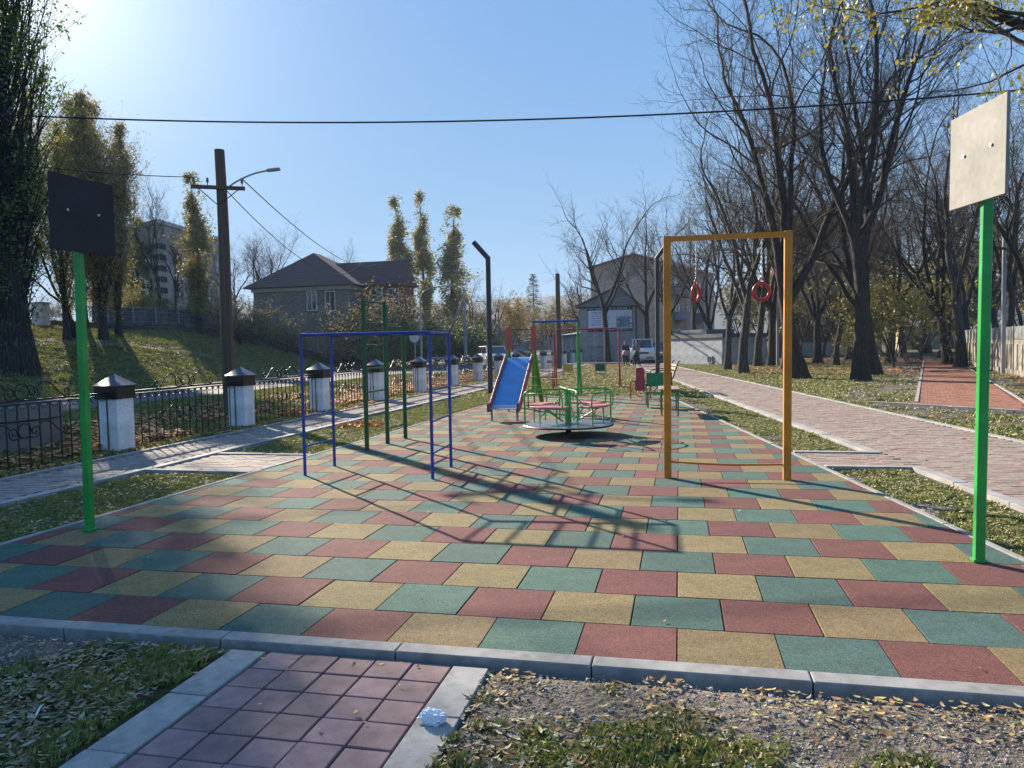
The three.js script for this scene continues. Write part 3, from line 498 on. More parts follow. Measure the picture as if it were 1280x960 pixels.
function parkBench(label, pos, turn, group) {
  const t = thing('park_bench', label, 'bench', pos, turn, group), slat = std({ color: lin(0.2, 0.1, 0.05), map: TX.wood, roughness: 0.6 });
  for (let i = 0; i < 5; i++) part('seat_slat', rbx(1.5, 0.028, 0.075, 0.006, 0, 0.44 + 0.012 * Math.abs(i - 2), -0.18 + i * 0.09), slat, t);
  for (let i = 0; i < 4; i++) part('back_slat', rbx(1.5, 0.075, 0.026, 0.006, 0, 0.54 + i * 0.098, -0.25 - i * 0.035, -0.3), slat, t);
  for (const s of [-1, 1]) part('side_frame', [
    tube([V(s * 0.7, 0.0, 0.3), V(s * 0.7, 0.06, 0.33), V(s * 0.7, 0.2, 0.24), V(s * 0.7, 0.38, 0.26), V(s * 0.7, 0.42, 0.1), V(s * 0.7, 0.41, -0.2), V(s * 0.7, 0.6, -0.29), V(s * 0.7, 0.93, -0.41), V(s * 0.7, 0.97, -0.47)], 0.022, 40, 6),
    tube([V(s * 0.7, 0.41, -0.2), V(s * 0.7, 0.22, -0.22), V(s * 0.7, 0.06, -0.38), V(s * 0.7, 0.0, -0.4)], 0.022, 16, 6),
    tube([V(s * 0.7, 0.66, -0.31), V(s * 0.7, 0.7, -0.1), V(s * 0.7, 0.68, 0.2), V(s * 0.7, 0.62, 0.3), V(s * 0.7, 0.54, 0.28), V(s * 0.7, 0.54, 0.21), V(s * 0.7, 0.59, 0.2)], 0.018, 34, 6),
    tube([V(s * 0.7, 0.42, 0.12), V(s * 0.7, 0.52, 0.16), V(s * 0.7, 0.6, 0.1), V(s * 0.7, 0.66, 0.14)], 0.014, 14, 6)], M.iron, t);
  return t;
}
parkBench('park bench with curly iron sides backing onto the wide walkway near the play table', [-0.5, 0, -20.6], -Math.PI / 2 + 0.13);
parkBench('park bench with curly iron sides on the left of the red path', [...onGround(1142, 464).setY(-0.04).toArray()], 1.2);
parkBench('park bench with curly iron sides on the right of the red path', [...onGround(1193, 456).setY(-0.04).toArray()], -1.85);
{ const t = thing('litter_bin', 'dark brown slatted litter bin beside the park bench', 'bin', [-0.36, 0, -19.4]);
  const bw = std({ color: lin(0.05, 0.028, 0.02), map: TX.wood, roughness: 0.7 });
  for (let i = 0; i < 12; i++) { const a = i / 12 * Math.PI * 2; part('slat', bx(0.075, 0.58, 0.018, 0, 0.36, 0.16).rotateY(a), bw, t); }
  part('liner', new THREE.CylinderGeometry(0.145, 0.13, 0.5, 14).translate(0, 0.32, 0), M.iron, t);
  for (const y of [0.15, 0.6]) { const h = new THREE.TorusGeometry(0.172, 0.008, 5, 24); h.rotateX(Math.PI / 2); h.translate(0, y, 0); part('hoop', h, M.iron, t); }
  part('leg', [rod(V(-0.1, -0.05, 0), V(-0.1, 0.1, 0), 0.012), rod(V(0.1, -0.05, 0), V(0.1, 0.1, 0), 0.012)], M.iron, t); }
{ // crumpled white paper on the path edge
  const g = new THREE.IcosahedronGeometry(0.048, 9), p = g.attributes.position, v = V();
  for (let i = 0; i < p.count; i++) { v.fromBufferAttribute(p, i); const n = v.clone().normalize(), k = 0.85 + 0.5 * Math.abs(noise3.noise(n.x * 2.3 + 4, n.y * 2.3, n.z * 2.3)) + 0.35 * Math.abs(noise3.noise(n.x * 5.1, n.y * 5.1 + 7, n.z * 5.1)); p.setXYZ(i, v.x * k * 1.15, Math.max(v.y * k * 0.62, -0.022), v.z * k * 0.8); }
  g.computeVertexNormals();
  const o = onGround(541, 903, -0.023), m = part('crumpled_paper', g, std({ color: lin(0.72, 0.74, 0.78), roughness: 0.9 }), scene); m.position.set(o.x, -0.001, o.z); tag(m, 'crumpled white paper lying on the edge slab of the tiled path', 'litter');
  const sh = new THREE.PlaneGeometry(0.012, 0.075, 2, 6), sp = sh.attributes.position; for (let i = 0; i < sp.count; i++) sp.setZ(i, 0.006 * Math.sin(sp.getY(i) * 60) + 0.1 * Math.abs(sp.getX(i))); sh.computeVertexNormals();
  const o2 = onGround(47, 897, -0.03), q = part('paper_scrap', sh.scale(1.6, 1.3, 1), std({ color: lin(0.7, 0.72, 0.75), side: THREE.DoubleSide }), scene); q.position.set(o2.x, -0.008, o2.z); q.rotation.set(-1.2, -0.5, 0.2); tag(q, 'narrow white paper scrap lying among fallen leaves', 'litter'); }
// ---------------------------------------------------------------- iron fence with white pillars
{
  const white = std({ color: lin(0.84, 0.84, 0.84), map: TX.paint, bumpMap: TX.concreteBump, bumpScale: 0.002, roughness: 0.9 });
  const cap = paint(0.02, 0.013, 0.012, 0.35), capTop = paint(0.045, 0.05, 0.07, 0.3);
  const FX = -9.05, zs = [-3.4, -6.98, -10.55, -14.1, -17.75, -21.7, -25.7, -29.7, -33.8, -38, -42.4, -46.8, -51.2, -56, -61, -66];
  const W = 0.38;
  const pr = thing('fence_pillar', 'white rendered square pillar with black band and pyramid cap in the iron fence', 'pillar', [FX, -0.06, zs[0]], 0, 'white pillars of the iron fence');
  part('shaft', rbx(W, 1.0, W, 0.012, 0, 0.42, 0), white, pr);
  part('band', rbx(W + 0.05, 0.2, W + 0.05, 0.01, 0, 1.0, 0), cap, pr);
  const py = new THREE.ConeGeometry((W + 0.09) * Math.SQRT1_2, 0.19, 4, 1); py.rotateY(Math.PI / 4); part('cap', [bx(W + 0.085, 0.02, W + 0.085, 0, 1.112, 0), py.translate(0, 1.217, 0)], capTop, pr);
  for (let i = 1; i < zs.length; i++) copyThing(pr, [FX + R(-0.02, 0.02), -0.06 + R(-0.02, 0.02), zs[i]], R(-0.02, 0.02));
  const spiral = (cx, cy, r, a0, turns, dir) => { const p = []; for (let i = 0; i <= 22; i++) { const k = i / 22, a = a0 + dir * k * turns * 2 * Math.PI, q = r * (1 - 0.78 * k); p.push(V(0, cy + Math.sin(a) * q, cx + Math.cos(a) * q)); } return p; };
  const scroll = (cz, cy, s) => {
    const out = [];
    for (const d of [-1, 1]) {
      out.push(tube([...spiral(cz + d * 0.17 * s, cy + 0.085 * s, 0.085 * s, -Math.PI / 2, 1.35, d).reverse(), V(0, cy + 0.02 * s, cz + d * 0.03 * s)], 0.0105, 40, 5));
      out.push(tube([V(0, cy + 0.13 * s, cz + d * 0.22 * s), V(0, cy + 0.2 * s, cz + d * 0.3 * s), V(0, cy + 0.19 * s, cz + d * 0.42 * s), V(0, cy + 0.08 * s, cz + d * 0.55 * s), ...spiral(cz + d * 0.68 * s, cy + 0.07 * s, 0.07 * s, Math.PI * (d > 0 ? 1.25 : -0.25), 1.1, d > 0 ? 1 : -1)], 0.0105, 40, 5));
    }
    const c = new THREE.TorusGeometry(0.1 * s, 0.0105, 5, 24); c.rotateY(Math.PI / 2); c.translate(0, cy + 0.1 * s, cz); out.push(c);
    return out;
  };
  for (let i = 0; i < zs.length - 1; i++) {
    const L = zs[i] - zs[i + 1] - W - 0.03, near = i < 8, n = near ? 17 : 14;
    const t = thing('iron_fence_panel', near ? 'black wrought iron fence panel with scrolls between two white pillars' : 'plain black iron fence panel without scrolls between far white pillars', 'fence', [FX, -0.06, (zs[i] + zs[i + 1]) / 2], 0, near ? 'iron fence panels' : 'plain far fence panels');
    part('top_rail', bx(0.045, 0.03, L, 0, 0.985, 0), M.iron, t); part('under_rail', bx(0.025, 0.018, L, 0, 0.94, 0), M.iron, t);
    const bg = rod(V(0, -0.05, 0), V(0, 0.935, 0), 0.0105, 0.0105, 6), step = L / n;
    for (let k = 0; k <= n; k++) { const b = part('bar', bg, M.iron, t); b.position.z = -L / 2 + k * step; }
    if (near) {
      const loops = []; for (let k = 0; k < n; k++) { const h = new THREE.TorusGeometry(step * 0.36, 0.0065, 5, 12, Math.PI); h.rotateZ(Math.PI); h.rotateY(Math.PI / 2); h.translate(0, 0.932, -L / 2 + (k + 0.5) * step); loops.push(h); } part('loops', loops, M.iron, t);
      part('scroll', scroll(0, 1.0, 1.15), M.iron, t); part('scroll', scroll(0, 0.45, 1.05).map((g) => g.translate(0.017, 0, 0)), M.iron, t);
    }
  }
}
{ // round stone planter beyond the fence
  const t = thing('stone_planter', 'low round concrete planter wall with an iron hoop behind the iron fence', 'planter', [-11.7, -0.06, -6.9]);
  const st = std({ color: lin(0.3, 0.28, 0.26), map: TX.concrete, bumpMap: TX.concreteBump, bumpScale: 0.01, roughness: 0.95 });
  part('wall', new THREE.LatheGeometry([[1.05, -0.1], [1.2, -0.1], [1.2, 0.74], [1.19, 0.78], [1.06, 0.79], [1.05, 0.76], [1.05, -0.1]].map(([x, y]) => new THREE.Vector2(x, y)), 40), st, t);
  const h = new THREE.TorusGeometry(1.212, 0.014, 6, 48); h.rotateX(Math.PI / 2); h.translate(0, 0.55, 0); part('hoop', h, M.iron, t);
  part('soil', new THREE.CylinderGeometry(1.05, 1.05, 0.4, 30).translate(0, 0.42, 0), bedMat, t);
}
// ---------------------------------------------------------------- poles and wires
const wirePts = {};
{
  const b = [-11.04, -0.1, -13.2], t = thing('utility_pole', 'weathered wooden utility pole with crossarm and street lamp behind the iron fence', 'utility pole', b);
  t.rotation.z = 0.004;
  const g = new THREE.CylinderGeometry(0.12, 0.165, 6.75, 14, 8); const p = g.attributes.position; for (let i = 0; i < p.count; i++) { const y = p.getY(i); p.setX(i, p.getX(i) + 0.02 * Math.sin(y * 0.9)); } metric(g); part('pole', g.translate(0, 3.3, 0), M.poleWood, t);
  part('crossarm', rbx(1.25, 0.09, 0.08, 0.01, 0.02, 5.72, 0.14, 0, 0.55), M.poleWood, t);
  part('brace', [rod(V(-0.4, 5.7, 0.35), V(-0.02, 5.3, 0.14), 0.012), rod(V(0.44, 5.7, -0.1), V(0.03, 5.3, 0.14), 0.012)], M.iron, t);
  for (const [x, z] of [[-0.48, 0.4], [0.5, -0.14], [-0.2, 0.25]]) part('insulator', new THREE.LatheGeometry([[0, 0], [0.012, 0], [0.012, 0.08], [0.035, 0.09], [0.035, 0.12], [0.02, 0.14], [0.032, 0.15], [0.028, 0.19], [0, 0.2]].map(([a, c]) => new THREE.Vector2(a, c)), 10).translate(x, 5.76, z), std({ color: lin(0.06, 0.07, 0.08), roughness: 0.3 }), t);
  part('lamp_arm', tube([V(0.06, 5.6, 0.06), V(0.35, 5.85, -0.05), V(0.75, 6.06, -0.2), V(1.15, 6.16, -0.32)], 0.022, 20, 7), M.galv, t);
  part('lamp_head', rbx(0.34, 0.07, 0.14, 0.03, 1.25, 6.17, -0.36, 0, 0.3, 0.1), M.galv, t);
}
function bentLamp(label, pos, h, arm, turn, r) {
  const t = thing('lamp_post', label, 'lamp post', pos, turn); t.rotation.z = LEAN * 0.4;
  part('pole', rod(V(0, -0.15, 0), V(0, h, 0), r * 1.05, r, 12), M.lampGrey, t);
  part('elbow', new THREE.SphereGeometry(r * 1.02, 12, 8).translate(0, h, 0), M.lampGrey, t);
  part('arm', rod(V(0, h, 0), V(arm[0], h + arm[1], arm[2]), r, r, 12), M.lampGrey, t);
  part('base_flange', [new THREE.CylinderGeometry(r * 1.8, r * 1.9, 0.03, 14).translate(0, 0.0, 0)], M.lampGrey, t);
  return t;
}
bentLamp('dark steel lamp post with bent top beside the footway', [-6.16, -0.02, -20.6], 4.5, [-0.48, 0.55, 0], 0, 0.085);
bentLamp('dark steel lamp post with bent top beyond the orange frame', [-1.02, -0.02, -33.7], 5.7, [0.55, 0.75, 0], 0, 0.1);
function tallPole(name, label, cat, pos, h, r0, r1, mat, extras) { const t = thing(name, label, cat, pos); part('pole', rod(V(0, -0.2, 0), V(0, h, 0), r0, r1, 12), mat, t); if (extras) extras(t, h); return t; }
tallPole('wooden_pole', 'plain dark wooden pole behind the swings', 'pole', [-7.91, -0.06, -46.3], 6.4, 0.19, 0.15, M.poleWood);
const lampArm = (reach, rise, turn = 0) => (t, h) => { part('arm', tube([V(0, h - 0.3, 0), V(reach * 0.1, h + rise * 0.45, 0), V(reach * 0.45, h + rise * 0.85, 0), V(reach, h + rise, 0)], 0.04, 20, 6), M.galv, t); part('lamp_head', rbx(Math.min(0.7, Math.abs(reach) * 0.4), 0.1, 0.22, 0.04, reach * 1.08, h + rise, 0), M.galv, t); t.rotation.y = turn; };
tallPole('street_lamp', 'slim street lamp with short angled arm beside the billboard building', 'street lamp', [-6.18, -0.06, -62.4], 4.6, 0.07, 0.05, M.galv, lampArm(1.6, 1.0));
{ const o = atZ(527, 440, -48); tallPole('street_lamp', 'grey street lamp with long curved arm on the bank side of the road', 'street lamp', [o.x, landHeight(o.x, -48), -48], 5.3, 0.09, 0.06, M.galv, lampArm(2.1, 0.75)); }
{ const o = atZ(582, 440, -58); tallPole('concrete_pole', 'pale concrete pole with a slanting strut at the foot of the bank', 'pole', [o.x, landHeight(o.x, -58), -58], 6.6, 0.17, 0.12, M.slab, (t, h) => part('strut', rod(V(-2.6, -0.1, 0.6), V(-0.1, 5.7, 0), 0.14, 0.11, 8), M.slab, t)); }
{ const o = atZ(972, 430, -44), h = atZ(972, 178, -44).y, t = thing('floodlight_pole', 'slim pole with two floodlights rising between the bare crowns', 'floodlight', [o.x, -0.06, -44]); part('pole', rod(V(0, -0.2, 0), V(0, h, 0), 0.09, 0.05, 8), M.galv, t); part('crossbar', rod(V(-1.0, h - 0.25, 0), V(0.35, h, 0), 0.03, 0.03, 6), M.galv, t); for (const [x, y] of [[-1.0, h - 0.35], [0.2, h + 0.2]]) part('lamp_head', rbx(0.75, 0.42, 0.22, 0.06, x, y, 0.1, 0.5, 0.2), M.lampGrey, t); }
{ const o = atZ(624, 430, -95); tallPole('street_lamp', 'distant dark street lamp standing at the road end', 'street lamp', [o.x, landHeight(o.x, -95), -95], 6.5, 0.12, 0.08, M.lampGrey, lampArm(-2.6, 1.2)); }
{ const o = onGround(519, 458); const t = thing('road_sign', 'round traffic sign seen from behind on a grey post', 'sign', [o.x + 2, landHeight(o.x + 2, o.z + 8), o.z + 8]); part('post', rod(V(0, -0.2, 0), V(0, 2.5, 0), 0.03), M.galv, t); const d = new THREE.CylinderGeometry(0.33, 0.33, 0.02, 28); d.rotateX(Math.PI / 2); part('disc', d.translate(0, 2.3, 0.05), paint(0.5, 0.5, 0.5, 0.5), t); t.position.copy(atZ(519, 440, -40)); t.position.y = landHeight(t.position.x, -40); }
{ const o = atZ(1254, 440, -30); tallPole('concrete_pole', 'slim grey pole in front of the concrete wall', 'pole', [o.x, -0.06, -30], 5.5, 0.09, 0.07, M.galv); }
function wire(label, a, b, sag, r = 0.012) {
  const pts = []; for (let i = 0; i <= 24; i++) { const k = i / 24; pts.push(a.clone().lerp(b, k).add(V(0, -4 * sag * k * (1 - k), 0))); }
  const m = part('overhead_wire', tube(pts, r, 60, 5), M.rubberBlack, scene); tag(m, label, 'wire');
}
wire('thick overhead cable crossing the whole sky', atZ(-160, 133, -11).add(V(0, 0, 0)), atZ(1460, 95, -14), 0.62, 0.02);
{ const p = V(-11.5, 5.86, -12.85); wire('thin wire running from the utility pole crossarm into the poplars', p, atZ(-80, 190, -11), 0.12, 0.011);
  wire('thin wire running from the utility pole towards the house', V(-10.55, 5.85, -13.35), atZ(470, 330, -55), 0.9, 0.014);
  wire('thin wire running from the utility pole down the road', V(-10.9, 5.6, -13.1), atZ(455, 324, -52), 1.6, 0.012); }
// ---------------------------------------------------------------- trees
class TB {                                              // tapered tubes and leaves written straight into arrays
  constructor() { this.P = []; this.N = []; this.U = []; this.I = []; this.C = null; }
  tube(pts, rad, sides) {
    const base = this.P.length / 3, n = pts.length, t = V(), a = V(), b = V(), q = V();
    let along = 0;
    for (let i = 0; i < n; i++) {
      t.subVectors(pts[Math.min(i + 1, n - 1)], pts[Math.max(i - 1, 0)]).normalize();
      if (i === 0) a.set(Math.abs(t.y) > 0.9 ? 1 : 0, Math.abs(t.y) > 0.9 ? 0 : 1, 0);
      a.addScaledVector(t, -a.dot(t)).normalize(); b.crossVectors(t, a);
      if (i) along += pts[i].distanceTo(pts[i - 1]);
      for (let k = 0; k <= sides; k++) { const w = (k / sides) * Math.PI * 2; q.set(0, 0, 0).addScaledVector(a, Math.cos(w)).addScaledVector(b, Math.sin(w)); this.P.push(pts[i].x + q.x * rad[i], pts[i].y + q.y * rad[i], pts[i].z + q.z * rad[i]); this.N.push(q.x, q.y, q.z); this.U.push((k / sides) * Math.max(0.25, Math.round(rad[0] * 6.3 * 2) / 2), along * 0.5); }
    }
    const s = sides + 1;
    for (let i = 0; i < n - 1; i++) for (let k = 0; k < sides; k++) { const o = base + i * s + k; this.I.push(o, o + 1, o + s, o + 1, o + s + 1, o + s); }
  }
  leaf(p, dir, up, len, wid, c) {                       // a bent rhomb, two faces
    this.C ??= [];
    const base = this.P.length / 3, sx = V().crossVectors(dir, up).normalize().multiplyScalar(wid / 2), n = V().crossVectors(sx, dir).normalize();
    const m = p.clone().addScaledVector(dir, len * 0.45).addScaledVector(n, len * 0.08);
    for (const v of [p, m.clone().add(sx), p.clone().addScaledVector(dir, len), m.clone().sub(sx)]) { this.P.push(v.x, v.y, v.z); this.N.push(n.x, n.y, n.z); this.U.push(0, 0); this.C.push(c[0], c[1], c[2]); }
    this.I.push(base, base + 1, base + 2, base, base + 2, base + 3);
  }
  geo() { const g = new THREE.BufferGeometry(); g.setAttribute('position', new THREE.Float32BufferAttribute(this.P, 3)); g.setAttribute('normal', new THREE.Float32BufferAttribute(this.N, 3)); g.setAttribute('uv', new THREE.Float32BufferAttribute(this.U, 2)); if (this.C) g.setAttribute('color', new THREE.Float32BufferAttribute(this.C, 3)); g.setIndex(this.I); return g; }
}
function path(p, d, len, n, wander, up, rn) {           // a wandering line of n pieces
  const pts = [p.clone()], dir = d.clone().normalize(), q = p.clone();
  for (let i = 0; i < n; i++) { dir.x += (rn() - 0.5) * wander; dir.y += (rn() - 0.5) * wander + up; dir.z += (rn() - 0.5) * wander; dir.normalize(); q.addScaledVector(dir, len / n); pts.push(q.clone()); }
  return pts;
}
function turned(d, ang, rn, az) {                        // d bent by ang about a random side
  const s = Math.abs(d.y) > 0.95 ? V(1, 0, 0) : V(0, 1, 0), a = V().crossVectors(d, s).normalize(); const r = d.clone().applyAxisAngle(a, ang); return r.applyAxisAngle(d.clone().normalize(), az ?? rn() * Math.PI * 2);
}
function bareTree(o) {
  const { seed, height, r, forkAt = 0.3, stems = 4, spread = 0.55, levels = 5, twig = 1, leaves = 0, leafCol, leafSize = 0.07, dir = V(0, 1, 0), kids = [0, 7, 6, 6, 5], up = 0.06, stemDirs } = o;
  const rn = rngOf(seed), T = new TB(), B = new TB(), L = new TB();
  const rand = (a, b) => a + (b - a) * rn();
  const leafAt = (p, d) => { if (!leaves) return; for (let i = 0; i < leaves; i++) if (rn() < 0.8) { const c = leafCol[Math.floor(rn() * leafCol.length)], k = rand(0.7, 1.25); L.leaf(p.clone().add(V(rand(-0.12, 0.12), rand(-0.12, 0.06), rand(-0.12, 0.12))), V(rand(-1, 1), rand(-1.2, 0.3), rand(-1, 1)).normalize(), V(rand(-1, 1), rand(-1, 1), rand(-1, 1)), leafSize * k, leafSize * 0.6 * k, c); } };
  function grow(p, d, len, rad, lev) {
    const n = lev === 1 ? 9 : lev === 2 ? 7 : lev === 3 ? 5 : lev === 4 ? 3 : 2, sides = lev === 1 ? 9 : lev === 2 ? 6 : lev === 3 ? 4 : 3;
    const pts = path(p, d, len, n, lev === 1 ? 0.3 : 0.62, up * (lev < 3 ? 1 : 0.8), rn), end = lev >= levels ? 0.35 : 0.38;
    const rad_ = pts.map((_, i) => rad * lerp(1, end, i / n));
    (lev <= 1 ? T : B).tube(pts, rad_, sides);
    if (lev >= levels) { leafAt(pts[n], d); return; }
    const k = kids[lev] ?? 4, cnt = Math.round(k * rand(0.75, 1.25));
    for (let i = 0; i < cnt; i++) {
      const f = lev === 1 ? rand(0.25, 1) : lerp(0.2, 1, (i + rn()) / cnt), j = Math.min(n - 1, Math.floor(f * n)), q = pts[j].clone().lerp(pts[j + 1], f * n - j), dd = pts[j + 1].clone().sub(pts[j]).normalize();
      const rr = Math.max(0.0035 * twig, rad * lerp(1, end, f) * rand(0.34, 0.56)), ll = len * (lev === 1 ? rand(0.38, 0.68) : rand(0.34, 0.58)) * (1.15 - 0.4 * f);
      grow(q, turned(dd, rand(0.4, 1.0), rn), ll, rr, lev + 1);
    }
    grow(pts[n], pts[n].clone().sub(pts[n - 1]).normalize(), len * rand(0.5, 0.65), rad * end, lev + 1);
  }
  const fh = height * forkAt, trunk = path(V(0, -0.25, 0), dir, fh + 0.25, 8, 0.16, 0.01, rn);
  T.tube(trunk, trunk.map((p, i) => r * (1 + 0.6 * Math.exp(-Math.max(0, p.y) / (r * 1.5))) * lerp(1, 0.72, i / 8)), 14);
  const top = trunk[8], td = trunk[8].clone().sub(trunk[7]).normalize();
  for (let i = 0; i < stems; i++) {
    const sd = stemDirs ? V(...stemDirs[i]).normalize() : turned(td, spread * rand(0.5, 1.1) * (i === 0 ? 0.25 : 1), rn, (i / stems) * Math.PI * 2 + rand(-0.4, 0.4));
    const from = i === 0 ? top : trunk[8].clone().lerp(trunk[6], rn());
    grow(from, sd, height * (1 - forkAt) * rand(0.5, 0.68), r * rand(0.42, 0.6), 1);
  }
  return { trunk: T.geo(), crown: B.geo(), leaves: L.P.length ? L.geo() : null, twigs: B.I.length / 3 };
}
function poplar(o) {                                     // tall narrow crown of steep branches
  const { seed, height, r, width, leafN, leafSize, cols, start = 0.12, twigN = 220, lean = 0, gap = -0.02 } = o, rn = rngOf(seed), T = new TB(), B = new TB(), L = new TB(), rand = (a, b) => a + (b - a) * rn();
  const trunk = path(V(0, -0.3, 0), V(lean, 1, 0), height + 0.2, 14, 0.05, 0.03, rn);
  T.tube(trunk, trunk.map((p, i) => r * (1 + 0.7 * Math.exp(-Math.max(0, p.y) / (r * 2))) * lerp(1, 0.06, Math.pow(i / 14, 1.1))), 12);
  const prof = (f) => Math.pow(Math.sin(Math.PI * Math.min(1, Math.pow(f, 0.6))), 0.8) * 0.92 + 0.08 + 0.22 * Math.pow(1 - Math.min(1, f), 4), segs = [];
  for (let i = 0; i < twigN; i++) {
    const f = lerp(start, 0.97, Math.pow(rn(), 1.15)), j = Math.min(13, Math.floor(f * 14)), p = trunk[j].clone().lerp(trunk[j + 1], f * 14 - j), az = rn() * 6.283, a = rand(0.22, 0.5), d = V(Math.sin(a) * Math.cos(az), Math.cos(a), Math.sin(a) * Math.sin(az));
    const reach = width * prof((f - start) / (1 - start)) * rand(0.6, 1.1), len = Math.min(reach / Math.sin(a), (1.0 - f) * height * rand(0.55, 0.95) + 0.35);
    const pts = path(p, d, len, 4, 0.22, 0.1, rn), rr = Math.max(0.007, r * 0.085 * (1.1 - f));
    B.tube(pts, pts.map((_, k) => rr * lerp(1, 0.3, k / 4)), 4); segs.push(pts);
    for (let k = 0; k < 3; k++) { const c = pts[1 + Math.floor(rn() * 3)], tp = path(c, turned(d, rand(0.3, 0.7), rn), len * rand(0.25, 0.5), 2, 0.3, 0.15, rn); B.tube(tp, tp.map((_, m) => rr * 0.4 * lerp(1, 0.4, m / 2)), 3); segs.push([tp[0], tp[0], tp[1], tp[1], tp[2]]); }
  }
  const cum = []; let tot = 0; for (const s of segs) { tot += s[0].distanceTo(s[4]); cum.push(tot); }
  const segAt = (t) => { let a = 0, b = cum.length - 1; while (a < b) { const m = (a + b) >> 1; if (cum[m] < t) a = m + 1; else b = m; } return segs[a]; };
  for (let i = 0; i < leafN; i++) {
    const s = segAt(rn() * tot), f = Math.pow(rn(), 0.7) * 3.999, j = Math.floor(f), p = s[j].clone().lerp(s[j + 1], f - j).add(V(rand(-1, 1), rand(-1, 0.8), rand(-1, 1)).multiplyScalar(leafSize * 1.9));
    if (noise3.noise(p.x * 0.8 + seed, p.y * 0.42, p.z * 0.8) + 0.5 * noise3.noise(p.x * 1.9, p.y * 1.1 + seed, p.z * 1.9) < rand(gap - 0.28, gap)) continue;
    const c = cols[Math.floor(rn() * cols.length)], k = rand(0.65, 1.3); L.leaf(p, V(rand(-1, 1), rand(-1, 0.5), rand(-1, 1)).normalize(), V(rand(-1, 1), rand(-1, 1), rand(-1, 1)), leafSize * k, leafSize * 0.75 * k, c);
  }
  return { trunk: T.geo(), crown: B.geo(), leaves: L.geo() };
}
function plantTree(name, label, cat, pos, turn, gset, bark, leafMat, group) {
  const t = thing(name, label, cat, pos, turn, group);
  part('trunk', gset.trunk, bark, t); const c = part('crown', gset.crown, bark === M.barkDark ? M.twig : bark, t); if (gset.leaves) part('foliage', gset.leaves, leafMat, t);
  return t;
}
const land = (x, z) => landHeight(x, z);
const put = (px, z) => { const o = atZ(px, 430, z); return [o.x, land(o.x, z) - 0.02, z]; };
const G1 = [[0.1, 0.16, 0.024], [0.15, 0.21, 0.036], [0.09, 0.13, 0.022], [0.24, 0.26, 0.045]], GY = [[0.33, 0.31, 0.06], [0.44, 0.37, 0.07], [0.25, 0.26, 0.05], [0.52, 0.42, 0.08]], BR = [[0.3, 0.22, 0.1], [0.4, 0.32, 0.13], [0.24, 0.2, 0.09], [0.46, 0.4, 0.2]], OR = [[0.34, 0.14, 0.03], [0.28, 0.1, 0.03], [0.4, 0.2, 0.04], [0.2, 0.09, 0.03]], YE = [[0.42, 0.29, 0.03], [0.48, 0.34, 0.05], [0.34, 0.24, 0.03]];
// great poplars at the left
{
  const p1 = poplar({ seed: 11, height: 31, r: 0.58, width: 2.55, leafN: 92000, gap: 0.16, leafSize: 0.14, cols: [...G1, ...G1, GY[0]], start: 0.03, twigN: 460 });
  const a = plantTree('poplar_tree', 'huge dark green poplar with thick trunk towering behind the stone planter', 'tree', put(18, -22.5), 0.3, p1, M.barkPop, M.leaf);
  copyThing(a, put(-84, -20.5), 2.2, 'huge green poplar next to the huge dark poplar by the road', [1.0, 1.02, 1.0]);
  const p2 = poplar({ seed: 23, height: 17, r: 0.26, width: 1.9, leafN: 34000, leafSize: 0.145, cols: [...GY, ...BR, ...BR], start: 0.1, twigN: 300 });
  plantTree('poplar_tree', 'broad tawny poplar beyond the dark board', 'tree', put(130, -33), 0, p2, M.barkGrey, M.leaf).scale.set(0.85, (atZ(130, 112, -33).y - put(130, -33)[1]) / 17, 0.85);
  { const s = scene.getObjectByName('poplar_tree_002'), hh = (px, py, z) => (atZ(px, py, z).y - put(px, z)[1]) / 17; copyThing(s, put(107, -35), 2, 'broad tawny poplar crowded against its neighbour beside the dark board', [0.8, hh(107, 126, -35), 0.8]); copyThing(s, put(149, -36), 4, 'broad tawny poplar on the side towards the apartment block', [0.7, hh(149, 150, -36), 0.7]); copyThing(s, put(122, -40), 5, 'broad tawny poplar at the back of the tawny clump', [0.95, hh(122, 120, -40), 0.95]); }
  const p3 = poplar({ seed: 31, height: 15, r: 0.22, width: 2.0, leafN: 15000, leafSize: 0.13, cols: [...GY, ...YE, G1[1]], start: 0.08, twigN: 260 });
  plantTree('poplar_tree', 'yellow green poplar squeezed between the dark poplar and the tawny one', 'tree', put(84, -30), 1, p3, M.barkGrey, M.leaf).scale.set(0.8, (atZ(84, 150, -30).y - put(84, -30)[1]) / 15, 0.8);
  copyThing(scene.getObjectByName('poplar_tree_006'), put(28, -30), 2.4, 'yellow poplar glowing behind the huge dark poplar', [0.9, 0.85, 0.9]);
  const p4 = poplar({ seed: 41, height: 17, r: 0.22, width: 1.05, leafN: 24000, leafSize: 0.18, cols: [...GY, ...BR, G1[1]], start: 0.12, twigN: 150 });
  const thin = (px, z, h, w, label, rot) => { const o = put(px, z), t = plantTree('slim_poplar', label, 'tree', o, rot, p4, M.barkGrey, M.leaf); t.scale.set(w, h, w); return t; };
  thin(172, -56, 0.62, 0.9, 'slim bare-topped poplar in front of the apartment block beside the tawny poplar', 0.2);
  thin(250, -46, 0.72, 0.95, 'slim poplar in front of the apartment block beside the utility pole', 1.4);
  thin(508, -84, 1.13, 1.55, 'slim poplar with double crown standing at the gable end of the house', 2.2);
  thin(494, -84, 0.88, 1.15, 'shorter slim poplar tucked against the double-crowned poplar', 0.5);
  thin(535, -86, 1.22, 1.2, 'slenderest and tallest poplar between two broader poplars', 3.1);
  thin(569, -84, 1.1, 1.6, 'dark slim poplar standing above the slanting strut', 4.2);
}
